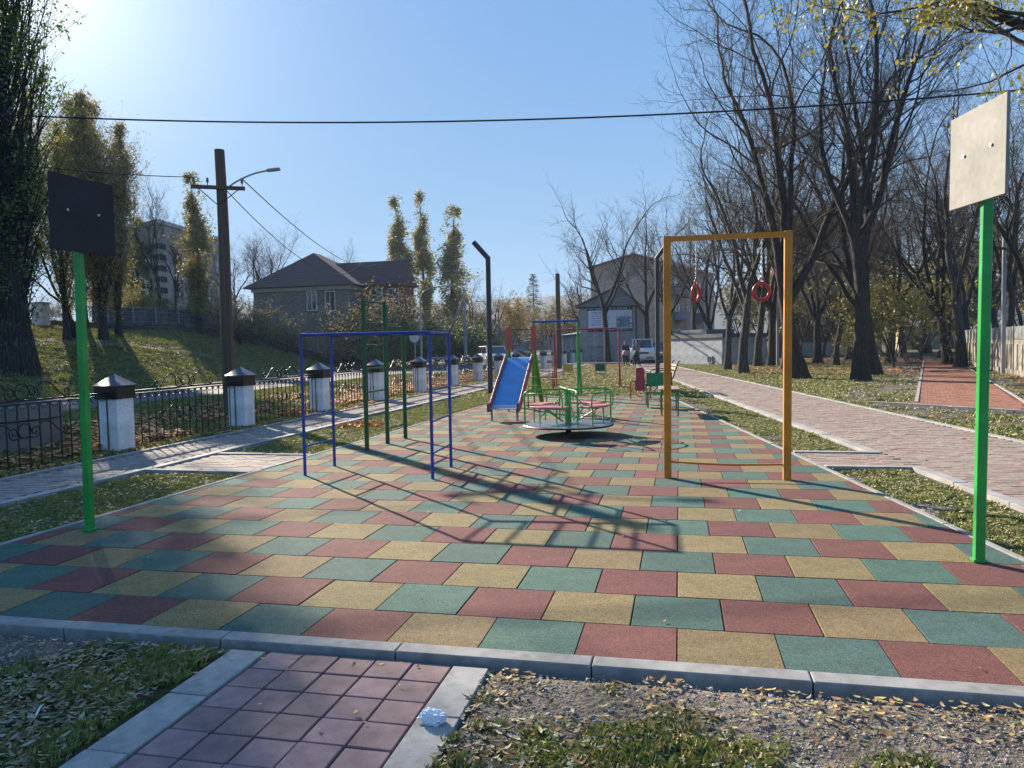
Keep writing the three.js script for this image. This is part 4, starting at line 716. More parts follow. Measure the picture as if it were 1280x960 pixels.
// bare trees
{
  const big1 = bareTree({ seed: 52, height: 18.5, r: 0.33, forkAt: 0.2, stems: 5, spread: 0.5, kids: [0, 8, 6, 5, 3], levels: 5, twig: 1.9, dir: V(-0.16, 1, 0), up: 0.1, stemDirs: [[-0.1, 1, 0], [-0.3, 1, 0.2], [0.6, 0.9, 0.1], [0.12, 1, -0.3], [0.0, 1, 0.35]] });
  const T1 = plantTree('bare_tree', 'large leafless tree with leaning thick trunk and several rising limbs behind the orange frame', 'tree', put(1001, -28.6), 0, big1, M.barkDark);
  const big2 = bareTree({ seed: 77, height: 18.5, r: 0.29, forkAt: 0.3, stems: 5, spread: 0.5, kids: [0, 8, 6, 5, 3], levels: 5, twig: 1.9, up: 0.1, stemDirs: [[0.03, 1, 0], [-0.3, 1, 0.1], [0.35, 1, -0.1], [0.15, 1, 0.3], [0.6, 0.9, 0.2]] });
  const T2 = plantTree('bare_tree', 'large leafless tree with straight dark trunk and wide crown on the lawn', 'tree', put(1076, -27), 0, big2, M.barkDark);
  const mid = bareTree({ seed: 95, height: 13, r: 0.24, forkAt: 0.28, stems: 4, spread: 0.6, kids: [0, 6, 5, 4, 3], levels: 5, twig: 1.4, leaves: 1, leafCol: BR, leafSize: 0.06, dir: V(-0.12, 1, 0) });
  const T3 = plantTree('bare_tree', 'leafless tree leaning over the lawn between the kiosk and the orange frame', 'tree', put(930, -34.5), 0.2, mid, M.barkGrey, M.leafDry);
  copyThing(T3, put(909, -40), 1.9, 'thinner leafless tree leaning beside the white kiosk', [0.8, 0.92, 0.8]);
  const mid2 = bareTree({ seed: 131, height: 14, r: 0.26, forkAt: 0.22, stems: 5, spread: 0.5, kids: [0, 6, 5, 4, 3], levels: 5, twig: 1.7 });
  const T5 = plantTree('bare_tree', 'leafless tree standing right behind the straight dark trunk', 'tree', put(1094, -31), 0.4, mid2, M.barkDark);
  const G = 'leafless trees behind the lawn', lab = 'leafless tree in the grove behind the lawn';
  T5.userData.group = undefined; delete T5.userData.group;
  let k = 0;
  for (const [px, z, s, src] of [[948, -44, 1.0, 0], [966, -45, 1.1, 1], [980, -39, 0.9, 0], [1022, -48, 1.0, 1], [1045, -44, 0.75, 0], [1062, -56, 1.1, 1], [1112, -47, 1.0, 1], [1130, -60, 1.1, 0], [890, -60, 1.0, 1], [868, -72, 1.15, 0]]) { const c = copyThing(src ? T5 : T3, put(px, z), k * 1.7, lab, [s, s * 1.05, s]); c.userData.group = G; c.rotation.z = R(-0.09, 0.09); k++; }
  k = 0;
  for (const [px, z, s] of [[1186, -42, 1.0], [1200, -38, 1.1], [1212, -46, 1.05], [1228, -52, 1.1], [1178, -58, 1.1], [1262, -40, 1.0], [1292, -30, 0.95], [1246, -62, 1.2], [1160, -75, 1.2]]) { const c = copyThing(k % 2 ? T3 : T5, put(px, z), k * 2.3 + 0.5, 'dark leafless tree in the row along the right of the red path', [s, s * 1.05, s]); c.userData.group = 'dark trees along the red path'; c.rotation.z = R(-0.09, 0.09); k++; }
  // trees before the billboard building
  const tb = bareTree({ seed: 171, height: 14.5, r: 0.27, forkAt: 0.32, stems: 4, spread: 0.62, kids: [0, 6, 5, 4, 3], levels: 5, twig: 2.2 });
  const B1 = plantTree('bare_tree', 'leafless tree standing in front of the billboard', 'tree', put(760, -60), 2.6, tb, M.barkDark);
  copyThing(B1, put(808, -62), 4.4, 'leafless tree between the billboard building and the bent lamp post', [0.95, 0.98, 0.95]);
  copyThing(B1, put(727, -78), 1.2, 'leafless tree beside the corner of the billboard building', [0.75, 0.75, 0.75]);
  copyThing(B1, put(840, -66), 0.3, 'leafless tree in front of the apartment balconies', [0.8, 0.85, 0.8]);
  copyThing(B1, put(590, -95), 0.9, 'leafless tree on the bank beside the dark slim poplar', [0.85, 0.8, 0.85]);
  copyThing(B1, put(616, -100), 3.9, 'leafless tree at the roadside beyond the white car', [0.85, 0.7, 0.85]);
  // left, before and behind the house
  const tl = bareTree({ seed: 211, height: 13, r: 0.17, forkAt: 0.35, stems: 4, spread: 0.45, kids: [0, 6, 5, 4, 3], levels: 5, twig: 1.8, up: 0.1 });
  const L1 = plantTree('bare_tree', 'tall leafless tree in front of the apartment block facade', 'tree', put(204, -50), 0, tl, M.barkGrey);
  copyThing(L1, put(222, -52), 2.1, 'thin leafless tree beside the tall one before the apartment block', [0.75, 0.82, 0.75]);
  copyThing(L1, put(318, -66), 3.0, 'leafless tree behind the left end of the house roof', [1.15, 0.85, 1.15]);
  copyThing(L1, put(345, -70), 1.0, 'leafless tree rising behind the middle of the house roof', [1.1, 0.9, 1.1]);
  copyThing(L1, put(296, -64), 5.0, 'leafless tree between the utility pole and the house', [1.0, 0.75, 1.0]);
  copyThing(L1, put(430, -95), 0.6, 'distant leafless tree showing above the house ridge', [1.2, 1.0, 1.2]);
  const lt = bareTree({ seed: 240, height: 9.5, r: 0.17, forkAt: 0.25, stems: 4, spread: 0.7, kids: [0, 6, 6, 5, 4], levels: 5, twig: 2.2, leaves: 2, leafCol: [...BR, OR[3]], leafSize: 0.1, dir: V(-0.35, 1, 0) });
  plantTree('leaning_tree', 'leaning dark tree with brown leaves on the grassy bank', 'tree', put(97, -31), 0, lt, M.barkDark, M.leafDry);
  // hazel-like brown shrubs before the house and along the bank
  const sh = bareTree({ seed: 260, height: 4.2, r: 0.05, forkAt: 0.06, stems: 9, spread: 0.75, kids: [0, 5, 5, 4], levels: 4, twig: 2.2, leaves: 2, leafCol: [...BR, OR[2], GY[3]], leafSize: 0.12 });
  const S1 = plantTree('shrub', 'brown autumn shrub growing along the bank before the house', 'shrub', put(300, -47), 0, sh, M.barkGrey, M.leafDry, 'autumn shrubs before the house'); k = 0;
  for (const [px, z, s] of [[318, -50, 0.8], [340, -51, 0.65], [358, -51, 0.7], [378, -52, 0.55], [420, -53, 0.6], [436, -52, 0.9], [452, -52, 1.3], [468, -53, 1.4], [486, -54, 1.5], [504, -56, 1.55], [520, -60, 1.2], [60, -44, 0.6], [130, -46, 0.75], [155, -46, 0.8], [546, -66, 1.2], [556, -70, 1.1], [270, -50, 0.9]]) { copyThing(S1, put(px, z), k * 1.3 + 0.4, null, [s * 1.2, s, s * 1.2]); k++; }
  const gb = bareTree({ seed: 281, height: 4.4, r: 0.06, forkAt: 0.08, stems: 9, spread: 0.8, kids: [0, 6, 5, 4], levels: 4, twig: 2, leaves: 3, leafCol: [...GY, ...GY, YE[2]], leafSize: 0.13 });
  const gg = bareTree({ seed: 282, height: 3.2, r: 0.05, forkAt: 0.06, stems: 9, spread: 0.9, kids: [0, 6, 5, 4], levels: 4, twig: 2, leaves: 6, leafCol: [...G1, G1[0]], leafSize: 0.13 });
  plantTree('shrub', 'yellow green leafy shrub before the apartment block', 'shrub', put(186, -48), 0, gb, M.barkGrey, M.leaf);
  const D = plantTree('shrub', 'dark green evergreen shrub at the foot of the road bank', 'shrub', put(545, -58), 0, gg, M.barkGrey, M.leaf, 'dark green shrubs on the road bank'); k = 0;
  for (const [px, z, s] of [[530, -56, 1], [560, -62, 1.1], [572, -64, 1.15], [586, -66, 1.2], [508, -52, 0.9], [490, -50, 0.8], [470, -49, 0.6], [598, -74, 1.1], [240, -52, 0.8], [215, -50, 0.7]]) { copyThing(D, put(px, z), k * 2.1, null, [s * 1.3, s, s * 1.3]); k++; }
  const Y = plantTree('leafy_tree', 'yellow green leafy tree between the bare trunks beyond the lawn', 'tree', put(1118, -40), 0, gb, M.barkGrey, M.leaf); Y.scale.set(1.25, 1.35, 1.25);
  copyThing(Y, put(1072, -46), 2, 'yellow leafy small tree beside the tree stump', [0.7, 0.65, 0.7]); copyThing(Y, put(1150, -55), 4, 'yellow green leafy tree at the left side of the red path', [1.6, 1.9, 1.6]); copyThing(Y, put(1215, -70), 1, 'brownish leafy tree at the far end of the red path', [2, 2, 2]);
  const AU = bareTree({ seed: 301, height: 9, r: 0.15, forkAt: 0.22, stems: 5, spread: 0.7, kids: [0, 6, 5, 4], levels: 4, twig: 3, leaves: 5, leafCol: [...YE, OR[2]], leafSize: 0.26 });
  plantTree('autumn_tree', 'golden leaved tree beyond the end of the road', 'tree', put(651, -105), 0, AU, M.barkGrey, M.leafDry).scale.set(0.9, 0.95, 0.9);
  const AB = bareTree({ seed: 302, height: 9, r: 0.15, forkAt: 0.2, stems: 5, spread: 0.75, kids: [0, 6, 5, 5], levels: 4, twig: 3, leaves: 4, leafCol: [...BR, OR[3], GY[1]], leafSize: 0.22 });
  const A1 = plantTree('autumn_tree', 'russet brown tree beyond the end of the road', 'tree', put(640, -125), 0, AB, M.barkGrey, M.leafDry, 'brown trees beyond the road end'); k = 0;
  for (const [px, z, s] of [[676, -112, 0.8], [690, -112, 0.9], [704, -108, 0.75], [716, -105, 0.85], [728, -118, 1.0], [600, -130, 0.8], [575, -120, 0.8], [550, -115, 0.8]]) { copyThing(A1, put(px, z), k * 1.9, null, s); k++; }
  k = 0; const A2 = copyThing(A1, put(1000, -66), 0.6, 'russet brown tree in front of the brick building', 1.0); A2.userData.group = 'russet trees by the brick building';
  for (const [px, z, s] of [[1030, -68, 0.9], [958, -62, 0.9], [1060, -75, 1.1], [1100, -80, 1.2], [1230, -85, 1.3], [1275, -55, 1.0], [1190, -90, 1.2], [925, -75, 0.9], [1140, -95, 1.3]]) { const c = copyThing(A1, put(px, z), k * 2.7, 'russet brown tree in front of the brick building', s); c.userData.group = 'russet trees by the brick building'; k++; }
}
{ // conifers
  const rn = rngOf(404), T = new TB(), B = new TB(), L = new TB(), H = 12; T.tube([V(0, -0.2, 0), V(0, H * 0.5, 0), V(0, H, 0)], [0.2, 0.11, 0.015], 8);
  for (let y = 1; y < H - 0.1; y += 0.32) { const n = 7, w = 2.3 * Math.pow(1 - y / H, 0.85) + 0.08; for (let i = 0; i < n; i++) { const a = rn() * 6.283, l = w * (0.75 + 0.4 * rn()), d = V(Math.cos(a), -0.18 + 0.15 * rn(), Math.sin(a)), p = V(0, y, 0), pts = [p, p.clone().addScaledVector(d, l * 0.6), p.clone().addScaledVector(d, l).add(V(0, 0.1, 0))]; B.tube(pts, [0.025, 0.015, 0.006], 3); for (let k = 0; k < 24 * Math.max(0.3, l / 2); k++) { const q = p.clone().addScaledVector(d, l * (0.15 + 0.9 * rn())); const c = [0.02 + 0.015 * rn(), 0.035 + 0.02 * rn(), 0.016]; L.leaf(q.add(V((rn() - 0.5) * 0.3, (rn() - 0.7) * 0.25, (rn() - 0.5) * 0.3)), V(d.x + rn() - 0.5, d.y - 0.2 * rn(), d.z + rn() - 0.5).normalize(), V(rn() - 0.5, 1, rn() - 0.5), 0.3, 0.13, c); } } }
  const set = { trunk: T.geo(), crown: B.geo(), leaves: L.geo() };
  const f = plantTree('fir_tree', 'dark fir tree standing above the trees at the road end', 'tree', put(668, -128), 0, set, M.barkDark, M.leaf); f.scale.set(1.5, 1.15, 1.5);
  copyThing(f, put(716, -110), 1, 'dark fir tree beside the corner of the billboard building', [0.8, 0.85, 0.8]); copyThing(f, put(725, -112), 2, 'shorter dark fir tree close to another fir by the building', [0.7, 0.7, 0.7]);
}
{ // leafy tree standing just outside the picture on the right, its boughs reaching in
  const t = bareTree({ seed: 333, height: 12, r: 0.2, forkAt: 0.5, stems: 5, stemDirs: [[0, 1, 0.2], [-0.9, 0.5, 0.3], [-0.75, 0.75, -0.2], [0.8, 0.6, 0.2], [0.1, 0.7, -0.8]], spread: 0.95, kids: [0, 6, 6, 5], levels: 4, twig: 1.4, leaves: 12, leafCol: [...GY, ...GY, YE[2], G1[3]], leafSize: 0.075, up: 0.05 });
  plantTree('locust_tree', 'tree with yellow green leaves hanging in behind the pale board', 'tree', [7.2, -0.06, -7.9], 0, t, M.barkDark, M.leaf);
}
{ const st = (px, py, s) => { const o = onGround(px, py), t = thing('tree_stump', px < 1100 ? 'cut tree stump on the leafy ground beside the yellow small tree' : 'cut tree stump near the bench on the left of the red path', 'stump', [o.x, -0.06, o.z]); const g = new THREE.CylinderGeometry(0.22 * s, 0.3 * s, 0.75 * s, 12, 3); const p = g.attributes.position; for (let i = 0; i < p.count; i++) { const k = 1 + 0.12 * noise3.noise(p.getX(i) * 5, p.getY(i) * 3, p.getZ(i) * 5); p.setX(i, p.getX(i) * k); p.setZ(i, p.getZ(i) * k); if (p.getY(i) > 0.3 * s) p.setY(i, p.getY(i) + 0.3 * p.getX(i)); } g.computeVertexNormals(); part('trunk', g.translate(0, 0.33 * s, 0), M.barkDark, t); const c = new THREE.CircleGeometry(0.2 * s, 14); c.rotateX(-Math.PI / 2); c.rotateZ(0.29); part('cut_face', c.translate(0, 0.716 * s, 0), std({ color: lin(0.42, 0.32, 0.2), map: TX.wood }), t); }; st(1044, 455, 1); }
// ---------------------------------------------------------------- buildings
function wallWindow(parent, w, h, frameMat, paneMat, place, opt = {}) {    // window in a wall facing local +z
  const f = 0.07, t = 0.06, g = [bx(w, f, t, 0, h / 2 - f / 2, 0), bx(w, f, t, 0, -h / 2 + f / 2, 0), bx(f, h - 2 * f, t, -w / 2 + f / 2, 0, 0), bx(f, h - 2 * f, t, w / 2 - f / 2, 0, 0), bx(f * 0.8, h - 2 * f, t * 0.8, opt.mid ?? 0, 0, 0)];
  const m = part('window', merge(g), frameMat, parent); place(m);
  part('pane', bx(w - 2 * f, h - 2 * f, 0.012, 0, 0, -0.016), paneMat, m);
  if (opt.sill !== false) part('sill', bx(w + 0.16, 0.05, 0.16, 0, -h / 2 - 0.027, 0.03), M.slab, m);
  return m;
}
function block(name, label, cat, corner, A, B, top, wallMat, foot = 1.5) {  // two visible walls that meet at a corner: along A and along B (ends given on plan)
  const t = thing(name, label, cat, [corner.x, 0, corner.z]);
  const a = V(A.x - corner.x, 0, A.z - corner.z), b = V(B.x - corner.x, 0, B.z - corner.z), y0 = land(corner.x, corner.z) - foot, c = a.clone().add(b);
  const g = prism([[0, 0], [a.x, a.z], [c.x, c.z], [b.x, b.z]], y0, top); part('wall', g, wallMat, t);
  const side = (d) => { const L = d.length(), u = d.clone().normalize(), n = V(-u.z, 0, u.x); if (n.dot(V(survey.position.x - corner.x, 0, survey.position.z - corner.z)) < 0) n.negate(); const turn = Math.atan2(n.x, n.z); return { L, at: (s, y, out) => [u.x * s + n.x * out, y, u.z * s + n.z * out], turn }; };
  return { t, a, b, c, y0, A: side(a), B: side(b) };
}
const darkPane = M.glass;
{ // apartment block on the hill at the left
  const k = atZ(203, 400, -56), wall = std({ color: lin(0.6, 0.56, 0.48), map: TX.concrete, roughness: 0.95 }), top = atZ(203, 279, -56).y;
  const B = block('apartment_block', 'pale three storey apartment block on the hill behind bare trees', 'building', k, atZ(118, 400, -62), atZ(288, 400, -69), top, wall);
  const fr = paint(0.3, 0.28, 0.25, 0.6), quoin = std({ color: lin(0.05, 0.05, 0.055), roughness: 0.9 });
  const pl = (s, x, y) => (m) => { m.position.set(...s.at(x, y, 0.035)); m.rotation.y = s.turn; };
  const n = Math.floor(B.B.L / 2.9);
  for (let f = 0; f < 3; f++) for (let i = 0; i < n; i++) wallWindow(B.t, 1.7, 1.75, fr, darkPane, pl(B.B, 2.9 + i * 2.7, top - 2.6 - f * 3.1), { sill: true });
  for (let f = 0; f < 3; f++) for (let i = 0; i < 3; i++) wallWindow(B.t, 1.7, 1.75, fr, darkPane, pl(B.A, 2.2 + i * 2.7, top - 2.6 - f * 3.1));
  for (const s of [B.A, B.B]) for (const x0 of [0.5, s.L - 0.5]) for (let i = 0; i < 9; i++) { const m = part('quoin', bx(0.95, 0.5, 0.08), quoin, B.t); m.position.set(...s.at(x0, top - 2 - i * 1.0, 0.045)); m.rotation.y = s.turn; }
  const gq = prism([[0, 0], [B.a.x, B.a.z], [B.c.x, B.c.z], [B.b.x, B.b.z]].map(([x, z]) => [x * 1.04 - B.c.x * 0.02, z * 1.04 - B.c.z * 0.02]), top + 0.003, top + 0.35); part('roof', gq, std({ color: lin(0.4, 0.4, 0.42), roughness: 0.45 }), B.t);
}
{ // house with brown hip roof
  const z = -58, x0 = atZ(318, 400, z).x, x1 = atZ(437, 400, z).x, eave = atZ(380, 358, z).y, peak = atZ(395, 315, z - 4).y, D = 10, y0 = land((x0 + x1) / 2, z) - 1;
  const t = thing('brown_roofed_house', 'single storey house with dark brown hip roof above the shrubs', 'house', [(x0 + x1) / 2, 0, z]);
  const w = (x1 - x0) / 2, wall = std({ color: lin(0.32, 0.29, 0.25), map: TX.concrete, roughness: 0.95 }), trim = paint(0.6, 0.6, 0.58, 0.6);
  const ribs = texture(256, (u, v) => 0.7 + 0.3 * Math.abs(Math.sin(v * Math.PI * 16)) * (0.85 + 0.15 * Math.abs(Math.sin(u * Math.PI * 10))), false, 0.18), roofM = std({ color: lin(0.1, 0.05, 0.042), roughness: 0.85, map: TX.paint, bumpMap: ribs, bumpScale: 0.06 });
  part('wall', bx(2 * w, eave - y0, D, 0, (eave + y0) / 2, -D / 2), wall, t);
  part('cornice', bx(2 * w + 0.3, 0.35, D + 0.3, 0, eave - 0.2, -D / 2), trim, t);
  const roof = (xa, xb, za, zb, yb, yt, ridge) => { // ridge: [x0,z0,x1,z1]
    const g = new THREE.BufferGeometry(), c = [V(xa, yb, za), V(xb, yb, za), V(xb, yb, zb), V(xa, yb, zb)], r = [V(ridge[0], yt, ridge[1]), V(ridge[2], yt, ridge[3])], P = [], U = [];
    const tri = (a, b, d) => [a, b, d].forEach((v) => { P.push(v.x, v.y, v.z); U.push(v.x + v.z, v.y * 1.6); });
    if (Math.abs(ridge[0] - ridge[2]) < 0.01) { tri(c[0], c[1], r[0]); tri(c[1], c[2], r[1]); tri(c[1], r[1], r[0]); tri(c[2], c[3], r[1]); tri(c[3], c[0], r[0]); tri(c[3], r[0], r[1]); }
    else { tri(c[0], c[1], r[1]); tri(c[0], r[1], r[0]); tri(c[1], c[2], r[1]); tri(c[2], c[3], r[0]); tri(c[2], r[0], r[1]); tri(c[3], c[0], r[0]); }
    g.setAttribute('position', new THREE.Float32BufferAttribute(P, 3)); g.setAttribute('uv', new THREE.Float32BufferAttribute(U, 2)); g.computeVertexNormals(); return g;
  };
  const px = (p, zz) => atZ(p, 320, zz).x - t.position.x;
  const ap = px(395, z - 5);
  const rf = part('roof', roof(-w - 0.7, w + 0.9, 0.7, -D - 0.7, eave, peak, [ap, -4.5, ap + 0.005, -5.8]), roofM, t);
  part('soffit', bx(2 * w + 1.4, 0.06, D + 1.3, 0.1, eave - 0.035, -D / 2), std({ color: lin(0.1, 0.06, 0.05) }), t);
  const wx0 = w + 0.02, wx1 = px(502, z - 4), wy = atZ(470, 330, z - 7).y, we = atZ(470, 358, z - 4).y;
  part('wing_wall', bx(wx1 - wx0, we - y0, 4, (wx0 + wx1) / 2, (we + y0) / 2, -5), std({ color: lin(0.3, 0.14, 0.09), map: TX.concrete, roughness: 0.95 }), t);
  part('wing_roof', roof(wx0 - 4, wx1 + 0.3, -2.5, -7.5, we + 0.004, wy, [wx0 - 4, -5, wx1 + 0.1, -5]), roofM, t);
  for (const p of [388, 411]) wallWindow(t, 0.98, 1.75, paint(0.75, 0.75, 0.75, 0.5), darkPane, (m) => m.position.set(px(p, z), atZ(p, 376, z).y, 0.035));
  for (const p of [470, 490]) wallWindow(t, 1.1, 1.7, paint(0.6, 0.6, 0.6, 0.5), darkPane, (m) => m.position.set(px(p, z - 3), atZ(p, 372, z - 3).y, -2.965));
}
// printed billboard
function billboardPrint() {
  const c = document.createElement('canvas'); c.width = 1024; c.height = 600; const g = c.getContext('2d');
  g.fillStyle = '#dcdde6'; g.fillRect(0, 0, 1024, 600); g.fillStyle = '#2a2440'; g.fillRect(0, 0, 1024, 84); g.fillRect(0, 540, 1024, 60);
  const rn = rngOf(9); g.fillStyle = '#e8e6f2'; const words = (x, y, x1, h) => { while (x < x1) { const n = 3 + Math.floor(rn() * 6); for (let i = 0; i < n && x < x1; i++) { const k = rn(); if (k < 0.4) { g.fillRect(x, y, h * 0.16, h); g.fillRect(x + h * 0.36, y, h * 0.16, h); g.fillRect(x, y + h * 0.42, h * 0.5, h * 0.15); } else if (k < 0.7) { g.fillRect(x, y, h * 0.16, h); g.fillRect(x, y, h * 0.5, h * 0.15); g.fillRect(x, y + h * 0.85, h * 0.5, h * 0.15); } else { g.fillRect(x, y, h * 0.5, h * 0.15); g.fillRect(x + h * 0.18, y, h * 0.15, h); } x += h * 0.68; } x += h * 0.6; } };
  words(40, 20, 980, 44); g.fillStyle = '#8a2a40'; words(90, 118, 500, 26); words(130, 160, 460, 24); g.fillStyle = '#3a3560'; for (let i = 0; i < 5; i++) words(80 + 30 * (i % 2), 214 + i * 52, 500, 22);
  g.fillStyle = '#9db2c6'; g.fillRect(660, 110, 330, 420); g.fillStyle = '#c9d4de'; g.fillRect(660, 110, 330, 120); for (let i = 0; i < 60; i++) { g.fillStyle = ['#6f8496', '#56687a', '#8797a5', '#5f7466'][i % 4]; g.fillRect(660 + rn() * 280, 230 + rn() * 260, 20 + rn() * 90, 8 + rn() * 30); }
  g.fillStyle = '#e8e6f2'; words(380, 556, 900, 26);
  const t = new THREE.CanvasTexture(c); t.colorSpace = THREE.SRGBColorSpace; t.magFilter = THREE.LinearFilter; return t;
}
{ // small gabled building with billboard
  const z = -66, x0 = atZ(725, 420, z).x, x1 = atZ(797, 420, z).x, eave = atZ(760, 383, z).y, peak = atZ(772, 359, z).y, D = 12, cx = (x0 + x1) / 2, w = (x1 - x0) / 2, t = thing('gabled_building', 'small grey brick building with corrugated gable carrying a billboard', 'building', [cx, 0, z]);
  const wall = std({ color: lin(0.64, 0.64, 0.62), map: TX.concrete, bumpMap: texture(256, (u, v, i, j) => ((v * 16) % 1 < 0.12 || ((u * 8 + (Math.floor(v * 16) % 2) * 0.5) % 1 < 0.05) ? 0.2 : 0.8), false, 1), bumpScale: 0.02, roughness: 0.95 });
  part('wall', bx(2 * w, eave + 0.3, D, 0, eave / 2 - 0.15, -D / 2), wall, t);
  const corr = std({ color: lin(0.22, 0.24, 0.27), roughness: 0.5, metalness: 0.2 }), px = atZ(772, 359, z).x - cx;
  const gs = new THREE.Shape([[-w - 0.25, 0], [w + 0.25, 0], [px, peak - eave]].map(([x, y]) => new THREE.Vector2(x, y))), gg = new THREE.ExtrudeGeometry(gs, { depth: 0.06, bevelEnabled: false }); part('gable', metric(gg.translate(0, eave + 0.01, 0.02)), corr, t);
  const ribs = []; for (let x = -w; x < w; x += 0.28) { const h = (peak - eave) * (x < px ? (x + w + 0.25) / (px + w + 0.25) : (w + 0.25 - x) / (w + 0.25 - px)) - 0.05; if (h > 0.1) ribs.push(bx(0.1, h, 0.05, x, eave + 0.02 + h / 2, 0.1)); } part('gable_rib', ribs, corr, t);
  const slope = (xe, side) => { const dx = px - xe, dy = peak - eave, L = Math.hypot(dx, dy); return bx(L + 0.35, 0.08, D + 0.8, 0, 0, -D / 2 + 0.1, 0, 0, Math.atan2(dy, dx)).translate((xe + px) / 2, (eave + peak) / 2 + 0.1, 0); }; part('roof', slope(-w - 0.3), std({ color: lin(0.14, 0.13, 0.13), roughness: 0.6 }), t); part('roof', slope(w + 0.3), std({ color: lin(0.14, 0.13, 0.13), roughness: 0.6 }), t);
  part('eave_board', bx(2 * w + 0.6, 0.14, 0.12, 0, eave - 0.05, 0.09), std({ color: lin(0.06, 0.05, 0.05) }), t);
  part('drain_pipe', rod(V(w - 0.1, 0, 0.08), V(w - 0.1, eave, 0.08), 0.05), M.iron, t);
  const b = thing('billboard', 'printed billboard with dark title strip and picture on the gabled building', 'billboard', [cx, 0, z]);
  const bx0 = atZ(735, 398, z).x - cx, bx1 = atZ(790, 398, z).x - cx, by0 = atZ(760, 414, z).y, by1 = atZ(760, 383.5, z).y;
  part('frame', bx(bx1 - bx0 + 0.08, by1 - by0 + 0.08, 0.05, (bx0 + bx1) / 2, (by0 + by1) / 2, 0.03), M.iron, b);
  const pl = new THREE.PlaneGeometry(bx1 - bx0, by1 - by0); part('print', pl.translate((bx0 + bx1) / 2, (by0 + by1) / 2, 0.06), std({ map: billboardPrint(), roughness: 0.6 }), b);
  const a = thing('annex', 'low grey lean-to at the side of the gabled building', 'building', [atZ(706, 430, z).x, 0, z - 2]); part('wall', bx(3.2, 2.6, 6, 0, 1.2, -3), wall, a); part('roof', bx(3.6, 0.1, 6.5, 0, 2.62, -3, 0.05, 0, 0.12), std({ color: lin(0.25, 0.24, 0.23), roughness: 0.7 }), a); part('eave_board', bx(3.6, 0.12, 0.1, 0, 2.44, 0.3), M.iron, a);
  const gt = thing('iron_gate', 'dark iron railing at the end of the white pillars before the gabled building', 'gate', [atZ(753, 440, -64).x, -0.06, -64]); part('rail', [bx(2.0, 0.05, 0.05, 0, 1.35, 0), bx(2.0, 0.05, 0.05, 0, 0.15, 0)], M.iron, gt); for (let i = 0; i <= 10; i++) part('bar', rod(V(-1 + i * 0.2, 0, 0), V(-1 + i * 0.2, 1.35, 0), 0.014, 0.014, 5), M.iron, gt);
}
